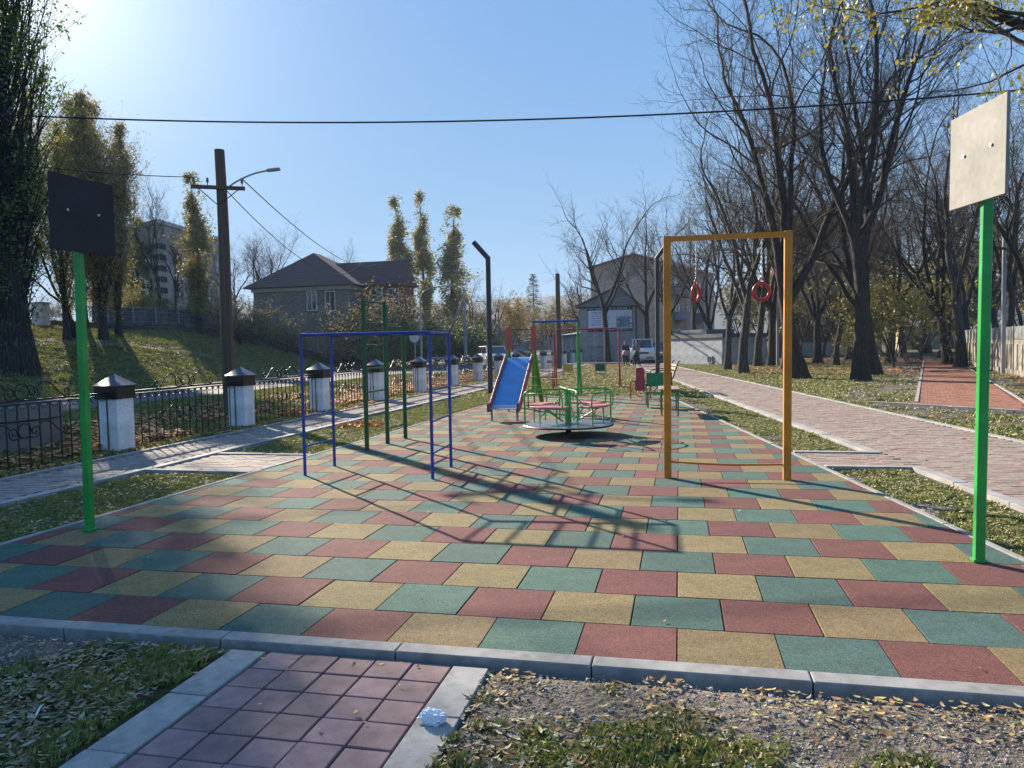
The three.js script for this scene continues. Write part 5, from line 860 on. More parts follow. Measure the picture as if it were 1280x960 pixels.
{ // apartment house with balconies behind
  const k = atZ(838, 400, -85), A = atZ(739, 400, -84), Bp = atZ(893, 400, -100), top = atZ(838, 333, -85).y, wall = std({ color: lin(0.68, 0.58, 0.48), map: TX.concrete, roughness: 0.95 }), pink = std({ color: lin(0.46, 0.33, 0.29), map: TX.concrete, roughness: 0.95 });
  const B = block('balcony_house', 'tan apartment house with low gable and stacked balconies', 'building', k, A, Bp, top, wall, 0.5);
  const u = B.a.clone().multiplyScalar(0.45), ridge = atZ(796, 318, -84.5).y;
  { const P = [V(0, top, 0).addScaledVector(B.a, -0.04), B.a.clone().multiplyScalar(1.04).setY(top), u.clone().setY(ridge)], Q = P.map((p) => p.clone().add(B.b)); const g = new THREE.BufferGeometry(), tri = []; const f = (a, b, c) => tri.push(...a, ...b, ...c); f(P[0], P[1], P[2]); f(Q[0], Q[2], Q[1]); part('gable', (() => { g.setAttribute('position', new THREE.Float32BufferAttribute(tri, 3)); g.computeVertexNormals(); g.setAttribute('uv', new THREE.Float32BufferAttribute(new Float32Array(12), 2)); return g; })(), wall, B.t);
    const slopeG = (a, b, c, d) => { const h = new THREE.BufferGeometry(), e = [a, b, c, d].map((v) => v.clone()), lo = e.map((v) => v.clone().add(V(0, 0.12, 0))); h.setAttribute('position', new THREE.Float32BufferAttribute([...e, ...lo].flatMap((v) => [v.x, v.y, v.z]), 3)); h.setIndex([0, 1, 2, 0, 2, 3, 4, 6, 5, 4, 7, 6, 0, 4, 5, 0, 5, 1, 1, 5, 6, 1, 6, 2, 2, 6, 7, 2, 7, 3, 3, 7, 4, 3, 4, 0]); const q = h.toNonIndexed(); q.computeVertexNormals(); return metric(q); };
    const o = V(0, 0.02, 0.5), roofM = std({ color: lin(0.2, 0.12, 0.1), roughness: 0.7 }); part('roof', slopeG(P[0].clone().add(o), P[2].clone().add(o), Q[2].clone().add(o), Q[0].clone().add(o)), roofM, B.t); part('roof', slopeG(P[1].clone().add(o), P[2].clone().add(o), Q[2].clone().add(o), Q[1].clone().add(o)), roofM, B.t); }
  const s = B.B, fr = paint(0.35, 0.33, 0.32, 0.6);
  for (let f = 0; f < 3; f++) {
    const y = top - 2.0 - f * 3.0;
    for (let i = 0; i < 4; i++) { const x = s.L * (0.14 + i * 0.23);
      if (i % 2 === 0) { const b = part('balcony', merge([bx(2.6, 0.14, 1.1, 0, -1.1, 0.55), bx(2.6, 0.85, 0.05, 0, -0.6, 1.08), bx(0.05, 0.85, 1.0, -1.28, -0.6, 0.55), bx(0.05, 0.85, 1.0, 1.28, -0.6, 0.55)]), f === 1 ? paint(0.2, 0.24, 0.32, 0.6) : paint(0.3, 0.27, 0.27, 0.6), B.t); b.position.set(...s.at(x, y, 0.02)); b.rotation.y = s.turn; for (const q of [-1.27, 1.27]) part('post', rod(V(q, -0.2, 1.07), V(q, 1.0, 1.07), 0.03, 0.03, 5), fr, b); }
      wallWindow(B.t, i % 2 ? 1.3 : 2.2, 1.7, fr, darkPane, (m) => { m.position.set(...s.at(x, y, 0.035)); m.rotation.y = s.turn; }, { sill: false }); }
  }
  for (let i = 0; i < 2; i++) { const d = part('drain_pipe', rod(V(0, 0, 0), V(0, top, 0), 0.06, 0.06, 6), fr, B.t); d.position.set(...s.at(s.L * (0.3 + i * 0.4), 0, 0.12)); }
}
{ // white kiosk
  const k = atZ(837, 453, -54), e = atZ(903, 455, -48.5), wall = std({ color: lin(0.6, 0.62, 0.66), map: TX.concrete, roughness: 0.9 }), far = V(k.x + 4, 0, k.z - 4.5);
  const B = block('kiosk', 'low white rendered kiosk with dark flat roof beside the walkway', 'building', V(e.x, 0, e.z), V(k.x, 0, k.z), V(e.x + 3.2, 0, e.z - 3), 1.82, wall, 0.4);
  const c = B.c, big = [[0, 0], [B.a.x, B.a.z], [c.x, c.z], [B.b.x, B.b.z]].map(([x, z]) => [x * 1.05 - c.x * 0.025, z * 1.05 - c.z * 0.025]);
  part('roof', prism(big, 1.823, 2.08), std({ color: lin(0.05, 0.05, 0.055), roughness: 0.6 }), B.t); part('roof_box', prism(big.map(([x, z]) => [x * 0.6 + B.a.x * 0.28, z * 0.6 + B.a.z * 0.28]), 2.083, 2.42), paint(0.09, 0.12, 0.17, 0.5), B.t);
  const s = B.A, pl = part('plinth', bx(s.L, 0.72, 0.04, 0, 0.28, 0), std({ color: lin(0.52, 0.55, 0.6), map: TX.concrete }), B.t); pl.position.set(...s.at(s.L / 2, 0, 0.023)); pl.rotation.y = s.turn;
  wallWindow(B.t, 0.55, 0.5, paint(0.3, 0.33, 0.38, 0.6), darkPane, (m) => { m.position.set(...s.at(1.3, 0.32, 0.08)); m.rotation.y = s.turn; }, { sill: false });
}
{ // brick building behind the grove
  const z = -74, x0 = atZ(978, 400, z).x, x1 = atZ(1100, 400, z).x, top = atZ(1040, 285, z).y, t = thing('brick_building', 'tall reddish brick building hidden behind the bare grove', 'building', [(x0 + x1) / 2, 0, z]), w = x1 - x0, brick = std({ color: lin(0.24, 0.1, 0.065), map: TX.concrete, roughness: 0.95 });
  part('wall', bx(w, top + 1, 12, 0, top / 2 - 0.5, -6), brick, t); part('roof', bx(w + 0.6, 0.3, 12.6, 0, top + 0.153, -6), std({ color: lin(0.1, 0.09, 0.09) }), t); part('roof_house', bx(w * 0.45, 1.7, 5, -0.5, top + 1.16, -5), std({ color: lin(0.12, 0.1, 0.1), map: TX.concrete }), t);
  part('plinth', bx(w + 0.1, 1.3, 0.1, 0, 0.6, 0.052), M.slab, t);
  for (let f = 0; f < 3; f++) for (let i = 0; i < 4; i++) wallWindow(t, 1.3, 1.6, paint(0.45, 0.43, 0.4, 0.6), darkPane, (m) => m.position.set(-w / 2 + (i + 0.5) * w / 4, top - 2.2 - f * 3.1, 0.035));
  const g = thing('pale_shed', 'pale low shed at the dark end of the red path', 'building', [atZ(1168, 430, -92).x, 0, -92]); part('wall', bx(7, 3, 5, 0, 1.2, -2.5), std({ color: lin(0.55, 0.48, 0.34), map: TX.concrete }), g); part('roof', bx(7.6, 0.25, 5.8, 0, 2.86, -2.4, 0.04), std({ color: lin(0.12, 0.12, 0.13) }), g); part('door', bx(1.8, 2.1, 0.08, -1.5, 0.9, 0.045), std({ color: lin(0.12, 0.08, 0.05) }), g);
}
{ // concrete panel wall at the right
  const t = thing('concrete_wall', 'pale concrete panel wall standing at the right of the red path', 'wall'), wm = std({ color: lin(0.5, 0.46, 0.38), map: TX.concrete, bumpMap: TX.concreteBump, bumpScale: 0.01 }), up = std({ color: lin(0.3, 0.34, 0.35), map: TX.concrete });
  const a = V(9.9, -0.06, -15), b = V(16.4, -0.06, -46), n = 15, L = a.distanceTo(b) / n, turn = Math.atan2(-(b.z - a.z), b.x - a.x);
  for (let i = 0; i < n; i++) { const p = a.clone().lerp(b, (i + 0.5) / n), m = part('panel', merge([bx(L - 0.16, 1.45, 0.08, 0, 0.7, 0), ...[-0.3, 0.3].flatMap((x) => [bx(0.5, 1.0, 0.03, x * L * 0.75, 0.75, 0.055), bx(0.5, 1.0, 0.03, x * L * 0.75, 0.75, -0.055)])]), wm, t); m.position.copy(p); m.rotation.y = turn; const q = part('upper_panel', bx(L - 0.16, 0.5, 0.07, 0, 1.69, 0), up, t); q.position.copy(p); q.rotation.y = turn; }
  for (let i = 0; i <= n; i++) { const m = part('post', rbx(0.15, 2.05, 0.16, 0.01, 0, 0.93, 0), wm, t); m.position.copy(a.clone().lerp(b, i / n)); m.rotation.y = turn; }
}
{ // stone retaining wall, mesh fence and trodden path on the bank
  const stones = thing('stone_wall', 'low rough stone wall along the top of the grassy bank', 'wall'), sm = [0.75, 1, 1.25].map((k) => std({ color: lin(0.16 * k, 0.15 * k, 0.135 * k), map: TX.concrete, bumpMap: TX.concreteBump, bumpScale: 0.03, roughness: 1 }));
  const pts = [put(40, -35), put(120, -38), put(200, -43), put(280, -48), put(340, -51), put(420, -54.5)].map((p) => V(...p)), c = new THREE.CatmullRomCurve3(pts), N = 70, geos = [0, 1, 2, 3].map((i) => { const g = new RoundedBoxGeometry(0.62, 0.24, 0.4, 2, 0.07), p = g.attributes.position; for (let j = 0; j < p.count; j++) { const k = 1 + 0.2 * noise3.noise(p.getX(j) * 4 + i * 9, p.getY(j) * 6, p.getZ(j) * 4); p.setXYZ(j, p.getX(j) * k, p.getY(j) * k, p.getZ(j) * k); } g.computeVertexNormals(); return metric(g); });
  for (let i = 0; i < N; i++) for (let r = 0; r < 3; r++) { const p = c.getPointAt((i + (r % 2) * 0.5 + 0.3) / (N + 1)), tg = c.getTangentAt((i + 0.5) / (N + 1)), m = part('stone', geos[(i * 3 + r) % 4], sm[Math.floor(rnd() * 3)], stones); m.position.set(p.x, land(p.x, p.z) + 0.06 + r * 0.2, p.z); m.rotation.set(R(-0.1, 0.1), Math.atan2(-tg.z, tg.x) + R(-0.1, 0.1), R(-0.08, 0.08)); }
  const sl = thing('slate_fence', 'dark grey panel fence behind the wire fence on the bank', 'fence'), sm2 = [0.8, 1, 1.2].map((k) => std({ color: lin(0.15 * k, 0.155 * k, 0.165 * k), map: TX.concrete, roughness: 0.9 }));
  for (let i = 0; i < 22; i++) { const u = 0.08 + i * 0.028, p = c.getPointAt(u), q = c.getPointAt(u + 0.028); p.z -= 2.2; q.z -= 2.2; const L = Math.hypot(q.x - p.x, q.z - p.z), m = part('panel', bx(L - 0.03, 1.75 + R(-0.05, 0.05), 0.05, 0, 0.72, 0), sm2[i % 3], sl); m.position.set((p.x + q.x) / 2, land((p.x + q.x) / 2, (p.z + q.z) / 2), (p.z + q.z) / 2); m.rotation.y = Math.atan2(-(q.z - p.z), q.x - p.x); }
  { const o = put(53, -34), g = thing('white_gate_pillar', 'white pillar at the gap beside the leaning tree on the bank', 'pillar', o); part('shaft', rbx(0.75, 1.6, 0.6, 0.02, 0, 0.7, 0), M.white, g); part('cap', rbx(0.85, 0.1, 0.7, 0.02, 0, 1.55, 0), M.slab, g); }
  const f = thing('mesh_fence', 'grey wire fence with slim posts above the stone wall', 'fence'); const wires = [];
  for (let i = 0; i <= 12; i++) { const p = c.getPointAt(i / 12); p.z -= 0.8; const y = land(p.x, p.z); part('post', rod(V(p.x, y - 0.2, p.z), V(p.x, y + 1.7, p.z), 0.035, 0.035, 6), M.galv, f); if (i) { const a = c.getPointAt((i - 1) / 12); a.z -= 0.8; const ya = land(a.x, a.z); for (const h of [0.3, 0.65, 1.0, 1.35, 1.65]) wires.push(rod(V(a.x, ya + h, a.z), V(p.x, y + h, p.z), 0.008, 0.008, 4, true)); for (let q = 1; q < 12; q++) { const x = lerp(a.x, p.x, q / 12), z = lerp(a.z, p.z, q / 12), yy = lerp(ya, y, q / 12); wires.push(rod(V(x, yy + 0.1, z), V(x, yy + 1.65, z), 0.006, 0.006, 3, true)); } } }
  part('wire', wires, M.galv, f);
  const pc = new THREE.CatmullRomCurve3([put(30, -27), put(120, -31.5), put(210, -37), put(290, -40), put(345, -40), put(385, -38)].map((p) => V(...p))), P = [], U = [], I = [];
  for (let i = 0; i <= 60; i++) { const p = pc.getPointAt(i / 60), tg = pc.getTangentAt(i / 60), n = V(-tg.z, 0, tg.x).normalize(), w = 0.6 + 0.12 * Math.sin(i * 1.3); for (let k = 0; k < 5; k++) { const q = p.clone().addScaledVector(n, (k / 4 - 0.5) * 2 * w); P.push(q.x, land(q.x, q.z) + 0.05, q.z); U.push(q.x, q.z); } if (i) for (let k = 0; k < 4; k++) { const o = i * 5 + k; I.push(o - 5, o, o - 4, o - 4, o, o + 1); } }
  const g = new THREE.BufferGeometry(); g.setAttribute('position', new THREE.Float32BufferAttribute(P, 3)); g.setAttribute('uv', new THREE.Float32BufferAttribute(U, 2)); g.setIndex(I); g.computeVertexNormals(); tag(part('bank_path', g, std({ color: lin(0.24, 0.22, 0.2), map: TX.soil, roughness: 1, side: THREE.DoubleSide }), scene), 'trodden grey footpath slanting up the grassy bank', 'path', null, 'structure');
}
{ // far houses at the end of the road
  for (const [px, z, w, h, c, lab] of [[634, -150, 7, 4.2, [0.34, 0.16, 0.1], 'small brick house at the far end of the road'], [585, -135, 9, 4.6, [0.4, 0.36, 0.3], 'pale house half hidden behind trees beyond the bank'], [690, -135, 10, 3.2, [0.3, 0.27, 0.24], 'low grey house behind the brown trees at the road end']]) { const o = atZ(px, 430, z), y = land(o.x, z), t = thing('distant_house', lab, 'house', [o.x, y, z]); part('wall', bx(w, h, 7, 0, h / 2 - 0.5, -3.5), std({ color: lin(...c), map: TX.concrete }), t); const s = new THREE.Shape([[-w / 2 - 0.5, 0], [w / 2 + 0.5, 0], [0, 2]].map(([a, b]) => new THREE.Vector2(a, b))), g = new THREE.ExtrudeGeometry(s, { depth: 8, bevelEnabled: false }); part('roof', metric(g.translate(0, h - 0.49, -7.5)), std({ color: lin(0.2, 0.1, 0.08), roughness: 0.7 }), t); for (const x of [-w / 4, w / 4]) wallWindow(t, 1.1, 1.3, M.white, darkPane, (m) => m.position.set(x, 1.6, 0.035)); }
  // wooded hills
  const P = [], C = [], I = [], nx = 120, nz = 24; for (let j = 0; j < nz; j++) for (let i = 0; i < nx; i++) { const x = -1500 + i * 25, z = -420 - j * 40, f = j / (nz - 1); const y = smooth(0, 0.75, f) * (72 + 26 * fbm(x * 0.0022, 4.2) - 10 * fbm(x * 0.006, 1.1)) + 10 * fbm(x * 0.012, z * 0.012) * f - 2 + (x > 200 ? (x - 200) * 0.05 * f : 0); P.push(x, y, z); const v = 0.85 + 0.6 * fbm(x * 0.05, z * 0.05); C.push(0.05 * v, 0.05 * v, 0.036 * v); if (i && j) { const o = j * nx + i; I.push(o - nx - 1, o - nx, o - 1, o - nx, o, o - 1); } }
  const g = new THREE.BufferGeometry(); g.setAttribute('position', new THREE.Float32BufferAttribute(P, 3)); g.setAttribute('color', new THREE.Float32BufferAttribute(C, 3)); g.setIndex(I); g.computeVertexNormals(); tag(part('hills', g, std({ vertexColors: true, roughness: 1 }), scene), 'distant blue wooded hills beyond the town', 'hills', null, 'structure');
}
// ---------------------------------------------------------------- cars
function vehicle(label, pos, turn, col, o) {
  const t = thing(o.name ?? 'parked_car', label, o.cat ?? 'car', pos, turn), { L, W, belt, roof, hood, prof, gh } = o;
  const bodyM = new THREE.MeshPhysicalMaterial({ color: lin(...col), roughness: 0.35, clearcoat: 0.8, clearcoatRoughness: 0.1 });
  const s = new THREE.Shape(prof.map(([z, y]) => new THREE.Vector2(z, y))), g = new THREE.ExtrudeGeometry(s, { depth: W - 0.16, bevelEnabled: true, bevelSize: 0.07, bevelThickness: 0.08, bevelSegments: 3, curveSegments: 6 }); g.rotateY(-Math.PI / 2); g.translate(W / 2 - 0.08, 0, 0); part('body', metric(g), bodyM, t);
  // cabin: [zFrontBelt, zFrontRoof, zRearRoof, zRearBelt]
  const [a, b, c, d] = gh, wb = W / 2 - 0.07, wr = W / 2 - 0.2, q = (x, y, z) => V(x, y, z), solid = (v, inset) => { const h = new THREE.BufferGeometry(); h.setAttribute('position', new THREE.Float32BufferAttribute(v.flatMap((p) => [p.x, p.y, p.z]), 3)); h.setIndex([0, 1, 5, 0, 5, 4, 1, 2, 6, 1, 6, 5, 2, 3, 7, 2, 7, 6, 3, 0, 4, 3, 4, 7, 4, 5, 6, 4, 6, 7]); const n = h.toNonIndexed(); n.computeVertexNormals(); return metric(n); };
  part('cabin', solid([q(-wb, belt - 0.03, a), q(wb, belt - 0.03, a), q(wb, belt - 0.03, d), q(-wb, belt - 0.03, d), q(-wr, roof, b), q(wr, roof, b), q(wr, roof, c), q(-wr, roof, c)]), bodyM, t);
  part('roof', rbx(2 * wr + 0.04, 0.06, Math.abs(b - c) + 0.04, 0.025, 0, roof + 0.012, (b + c) / 2), bodyM, t);
  const quad = (p0, p1, p2, p3, off) => { const n = V().crossVectors(p1.clone().sub(p0), p3.clone().sub(p0)).normalize().multiplyScalar(off), m = p0.clone().add(p1).add(p2).add(p3).multiplyScalar(0.25), v = [p0, p1, p2, p3].map((p) => p.clone().lerp(m, 0.1).add(n)), h = new THREE.BufferGeometry(); h.setAttribute('position', new THREE.Float32BufferAttribute([v[0], v[1], v[2], v[0], v[2], v[3]].flatMap((p) => [p.x, p.y, p.z]), 3)); h.setAttribute('uv', new THREE.Float32BufferAttribute(new Float32Array(12), 2)); h.computeVertexNormals(); return h; };
  part('windscreen', quad(q(-wb, belt, a), q(wb, belt, a), q(wr, roof, b), q(-wr, roof, b), 0.012), M.glass, t);
  part('rear_window', quad(q(wb, belt, d), q(-wb, belt, d), q(-wr, roof, c), q(wr, roof, c), 0.012), M.glass, t);
  const mid = (b + c) / 2; for (const sd of [-1, 1]) { const f = sd > 0 ? (p, r, u, v) => quad(p, r, u, v, 0.012) : (p, r, u, v) => quad(r, p, v, u, 0.012); part('side_window', f(q(sd * wb, belt, a), q(sd * wb, belt, mid), q(sd * wr, roof, mid), q(sd * wr, roof, b)), M.glass, t); part('side_window', f(q(sd * wb, belt, mid), q(sd * wb, belt, d), q(sd * wr, roof, c), q(sd * wr, roof, mid)), M.glass, t); }
  for (const z of o.axles) for (const sd of [-1, 1]) { const w = new THREE.CylinderGeometry(0.32, 0.32, 0.2, 20); w.rotateZ(Math.PI / 2); const m = part('wheel', w.translate(sd * (W / 2 - 0.09), 0.32, z), M.rubberBlack, t), r = new THREE.CylinderGeometry(0.19, 0.2, 0.02, 14); r.rotateZ(Math.PI / 2); part('rim', r.translate(sd * (W / 2 + 0.015), 0.32, z), M.steel, m); }
  const fz = Math.max(...prof.map((p) => p[0])) + 0.06;
  for (const sd of [-1, 1]) { part('headlight', rbx(0.34, 0.15, 0.08, 0.03, sd * (W / 2 - 0.26), hood - 0.2, fz - 0.015), std({ color: lin(0.6, 0.62, 0.65), roughness: 0.15, metalness: 0.4 }), t); part('mirror', rbx(0.2, 0.13, 0.09, 0.03, sd * (W / 2 + 0.09), belt + 0.06, a - 0.25), bodyM, t); }
  part('grille', rbx(W * 0.5, 0.14, 0.05, 0.02, 0, hood - 0.23, fz + 0.0), M.rubberBlack, t); part('bumper', rbx(W - 0.12, 0.2, 0.1, 0.04, 0, 0.4, fz - 0.01), std({ color: lin(col[0] * 0.35, col[1] * 0.35, col[2] * 0.35), roughness: 0.6 }), t); part('number_plate', bx(0.5, 0.11, 0.012, 0, 0.42, fz + 0.048), std({ color: lin(0.7, 0.7, 0.7) }), t);
  return t;
}
const wagon = { L: 4.3, W: 1.75, belt: 0.98, roof: 1.55, hood: 0.95, axles: [1.35, -1.25], gh: [0.95, 0.3, -1.75, -2.0], prof: [[2.08, 0.3], [2.1, 0.75], [1.95, 0.9], [0.95, 1.0], [-2.05, 0.98], [-2.1, 0.6], [-2.05, 0.3]] };
const van = { name: 'parked_van', cat: 'van', L: 4.8, W: 1.9, belt: 1.12, roof: 1.85, hood: 1.02, axles: [1.5, -1.4], gh: [1.75, 1.0, -2.2, -2.35], prof: [[2.3, 0.32], [2.33, 0.85], [2.2, 1.0], [1.75, 1.12], [-2.35, 1.12], [-2.38, 0.6], [-2.3, 0.32]] };
{ const c = onGround(614, 461), z = c.z; vehicle('white estate car parked beyond the iron fence behind the slide', [c.x, 0.0, z - 1], 0.5, [0.7, 0.71, 0.72], wagon); }
{ const c = atZ(803, 450, -58); vehicle('white van parked behind the two people with pushchairs', [c.x, 0, -58], 0.06, [0.66, 0.66, 0.65], van); }
{ const c = atZ(826, 450, -60); vehicle('blue car parked beside the white van', [c.x, 0, -60.5], 0.3, [0.06, 0.13, 0.3], wagon); const d = atZ(651, 435, -92); vehicle('dark car on the road far beyond the slide', [d.x, land(d.x, -92) + 0.04, -92], 0.15, [0.03, 0.03, 0.035], wagon); }
{ // forecourt where the cars stand
  tag(part('forecourt', sheet([[-9.4, -56], [4, -56], [6, -66], [-9.4, -66]], 0.004), std({ color: lin(0.26, 0.25, 0.235), map: TX.asphalt, roughness: 0.9 }), scene), 'grey forecourt before the gabled building', 'pavement', null, 'structure'); }
// ---------------------------------------------------------------- people
function person(label, pos, turn, cols, lean) {
  const J = { pelvis: [0, 0.92, 0], chest: [0, 1.28, 0.03 + lean], neck: [0, 1.45, 0.05 + lean], head: [0, 1.56, 0.08 + lean], hl: [-0.09, 0.88, 0], kl: [-0.1, 0.48, 0.14], al: [-0.1, 0.08, 0.1], tl: [-0.1, 0.04, 0.24], hr: [0.09, 0.88, 0], kr: [0.1, 0.47, 0.0], ar: [0.1, 0.12, -0.24], tr: [0.1, 0.04, -0.12], sl: [-0.18, 1.38, 0.03 + lean], el: [-0.23, 1.12, 0.1 + lean], wl: [-0.17, 1.02, 0.33 + lean], sr: [0.18, 1.38, 0.03 + lean], er: [0.23, 1.12, 0.1 + lean], wr: [0.17, 1.02, 0.33 + lean] };
  const bones = [['pelvis', 'chest', 0.15, 0.16, 1], ['sl', 'sr', 0.075, 0.075, 1], ['chest', 'neck', 0.11, 0.06, 1], ['neck', 'head', 0.05, 0.06, 0], ['hl', 'kl', 0.1, 0.065, 2], ['kl', 'al', 0.062, 0.042, 2], ['al', 'tl', 0.045, 0.038, 3], ['hr', 'kr', 0.1, 0.065, 2], ['kr', 'ar', 0.062, 0.042, 2], ['ar', 'tr', 0.045, 0.038, 3], ['sl', 'el', 0.068, 0.05, 1], ['el', 'wl', 0.05, 0.036, 1], ['sr', 'er', 0.068, 0.05, 1], ['er', 'wr', 0.05, 0.036, 1]].map(([a, b, r0, r1, m]) => [V(...J[a]), V(...J[b]), r0, r1, m]);
  for (const s of [-1, 1]) { const w = V(...(s < 0 ? J.wl : J.wr)); bones.push([w, w.clone().add(V(0, -0.01, 0.07)), 0.034, 0.034, 0]); for (let f = 0; f < 4; f++) { const k = w.clone().add(V((f - 1.5) * 0.021, 0.005, 0.08)), m = k.clone().add(V(0, -0.01, 0.035)), e = m.clone().add(V(0, -0.032 + 0.004 * Math.abs(f - 1.5), 0.005)); bones.push([k, m, 0.011, 0.01, 0], [m, e, 0.01, 0.008, 0]); } const th = w.clone().add(V(-s * 0.035, 0, 0.035)); bones.push([th, th.clone().add(V(-s * 0.012, -0.015, 0.045)), 0.012, 0.01, 0]); }
  const N = 84, mc = new MarchingCubes(N, new THREE.MeshBasicMaterial(), false, false, 60000), S = 0.9, cy = 0.85, p = V(), ab = V(), ap = V(), colOf = [];
  const fieldAt = (x, y, z) => { let d = 9, best = 9, mi = 0; p.set(x, y, z); for (const [a, b, r0, r1, m] of bones) { ab.subVectors(b, a); ap.subVectors(p, a); const h = Math.max(0, Math.min(1, ap.dot(ab) / ab.lengthSq())), q = ap.addScaledVector(ab, -h).length() - lerp(r0, r1, h); if (q < best) { best = q; mi = m; } const k = 0.035, e = Math.max(k - Math.abs(d - q), 0) / k; d = Math.min(d, q) - e * e * k * 0.25; } const hd = Math.hypot((x - J.head[0]) / 0.078, (y - J.head[1] - 0.02) / 0.112, (z - J.head[2]) / 0.095); const q = (hd - 1) * 0.08; if (q < best) { best = q; mi = 0; } const ns = Math.hypot(x, y - J.head[1], z - J.head[2] - 0.098) - 0.02; d = Math.min(d, q, ns); return [d, mi]; };
  for (let k = 0; k < N; k++) for (let j = 0; j < N; j++) for (let i = 0; i < N; i++) mc.field[i + j * N + k * N * N] = -fieldAt((i / (N / 2) - 1) * S, (j / (N / 2) - 1) * S + cy, (k / (N / 2) - 1) * S)[0];
  mc.isolation = 0; mc.update();
  const n = mc.count, P = new Float32Array(n * 3), Nn = new Float32Array(n * 3), C = new Float32Array(n * 3);
  for (let i = 0; i < n; i++) { const x = mc.positionArray[i * 3] * S, y = mc.positionArray[i * 3 + 1] * S + cy, z = mc.positionArray[i * 3 + 2] * S; P.set([x, y, z], i * 3); Nn.set([mc.normalArray[i * 3], mc.normalArray[i * 3 + 1], mc.normalArray[i * 3 + 2]], i * 3); const m = fieldAt(x, y, z)[1], c = cols[m]; C.set(c, i * 3); if (m === 0 && z > J.head[2] + 0.06 && Math.abs(Math.abs(x) - 0.032) < 0.014 && Math.abs(y - J.head[1] - 0.03) < 0.01) C.set([0.02, 0.015, 0.01], i * 3); if (m === 0 && z > J.head[2] + 0.06 && Math.abs(x) < 0.024 && Math.abs(y - J.head[1] + 0.045) < 0.008) C.set([0.3, 0.1, 0.08], i * 3); }
  const g = new THREE.BufferGeometry(); g.setAttribute('position', new THREE.BufferAttribute(P, 3)); g.setAttribute('normal', new THREE.BufferAttribute(Nn, 3)); g.setAttribute('color', new THREE.BufferAttribute(C, 3));
  const t = thing('person', label, 'person', pos, turn); part('body', g, std({ vertexColors: true, roughness: 0.8 }), t);
  const h = new THREE.SphereGeometry(0.105, 18, 14, 0, Math.PI * 2, 0, Math.PI * 0.62); h.scale(0.86, 1.16, 1.02); h.rotateX(-0.45); part('hair', h.translate(0, J.head[1] + 0.03, J.head[2] - 0.012), std({ color: lin(...cols[4]), roughness: 0.7 }), t);
  part('coat_hem', new THREE.CylinderGeometry(0.16, 0.21, 0.3, 18, 1, true).scale(1, 1, 0.8).translate(0, 0.84, 0.02), std({ color: lin(...cols[1]), roughness: 0.9, side: THREE.DoubleSide }), t);
  return t;
}
function pushchair(label, pos, turn, hoodC, bodyC) {
  const t = thing('pushchair', label, 'pushchair', pos, turn), fab = std({ color: lin(...bodyC), roughness: 0.85 }), hd = std({ color: lin(...hoodC), roughness: 0.85, side: THREE.DoubleSide });
  part('seat', [rbx(0.36, 0.1, 0.5, 0.04, 0, 0.5, 0.05), rbx(0.36, 0.42, 0.08, 0.03, 0, 0.7, -0.2, -0.3)], fab, t); part('apron', rbx(0.38, 0.3, 0.06, 0.03, 0, 0.46, 0.32, 0.5), fab, t);
  part('hood', new THREE.SphereGeometry(0.27, 16, 10, 0, Math.PI * 2, 0, Math.PI * 0.5).scale(0.78, 1, 1).rotateX(0.35).translate(0, 0.82, -0.12), hd, t);
  for (const s of [-1, 1]) { part('frame', [rod(V(s * 0.2, 0.12, 0.36), V(s * 0.22, 1.0, -0.42), 0.012, 0.012, 6), rod(V(s * 0.2, 0.12, -0.34), V(s * 0.2, 0.62, 0.1), 0.012, 0.012, 6)], M.iron, t); for (const z of [-0.34, 0.36]) { const w = new THREE.TorusGeometry(0.095, 0.022, 8, 20); w.rotateY(Math.PI / 2); part('wheel', w.translate(s * 0.23, 0.117, z), M.rubberBlack, t); } }
  part('handle', rod(V(-0.23, 1.0, -0.42), V(0.23, 1.0, -0.42), 0.015, 0.015, 6), M.iron, t);
}
{ const skin = [0.5, 0.3, 0.22], a = onGround(783, 457.5), b = onGround(798, 457.5);
  person('person in dark jacket pushing a pink pushchair up the walkway', [a.x - 0.1, 0, a.z - 0.55], 0.12, [skin, [0.03, 0.03, 0.045], [0.02, 0.022, 0.04], [0.02, 0.02, 0.02], [0.1, 0.04, 0.02]], 0.03);
  pushchair('dark pushchair with pink hood on the walkway', [a.x - 0.05, 0, a.z + 0.32], 0.12, [0.5, 0.2, 0.26], [0.03, 0.03, 0.04]);
  person('person in grey brown coat pushing a dark pushchair up the walkway', [b.x - 0.15, 0, b.z - 0.55], 0.1, [skin, [0.22, 0.17, 0.15], [0.05, 0.04, 0.04], [0.03, 0.02, 0.02], [0.2, 0.13, 0.07]], 0.02);
  pushchair('dark pushchair with blue grey hood on the walkway', [b.x - 0.1, 0, b.z + 0.32], 0.1, [0.05, 0.07, 0.1], [0.02, 0.025, 0.03]); }
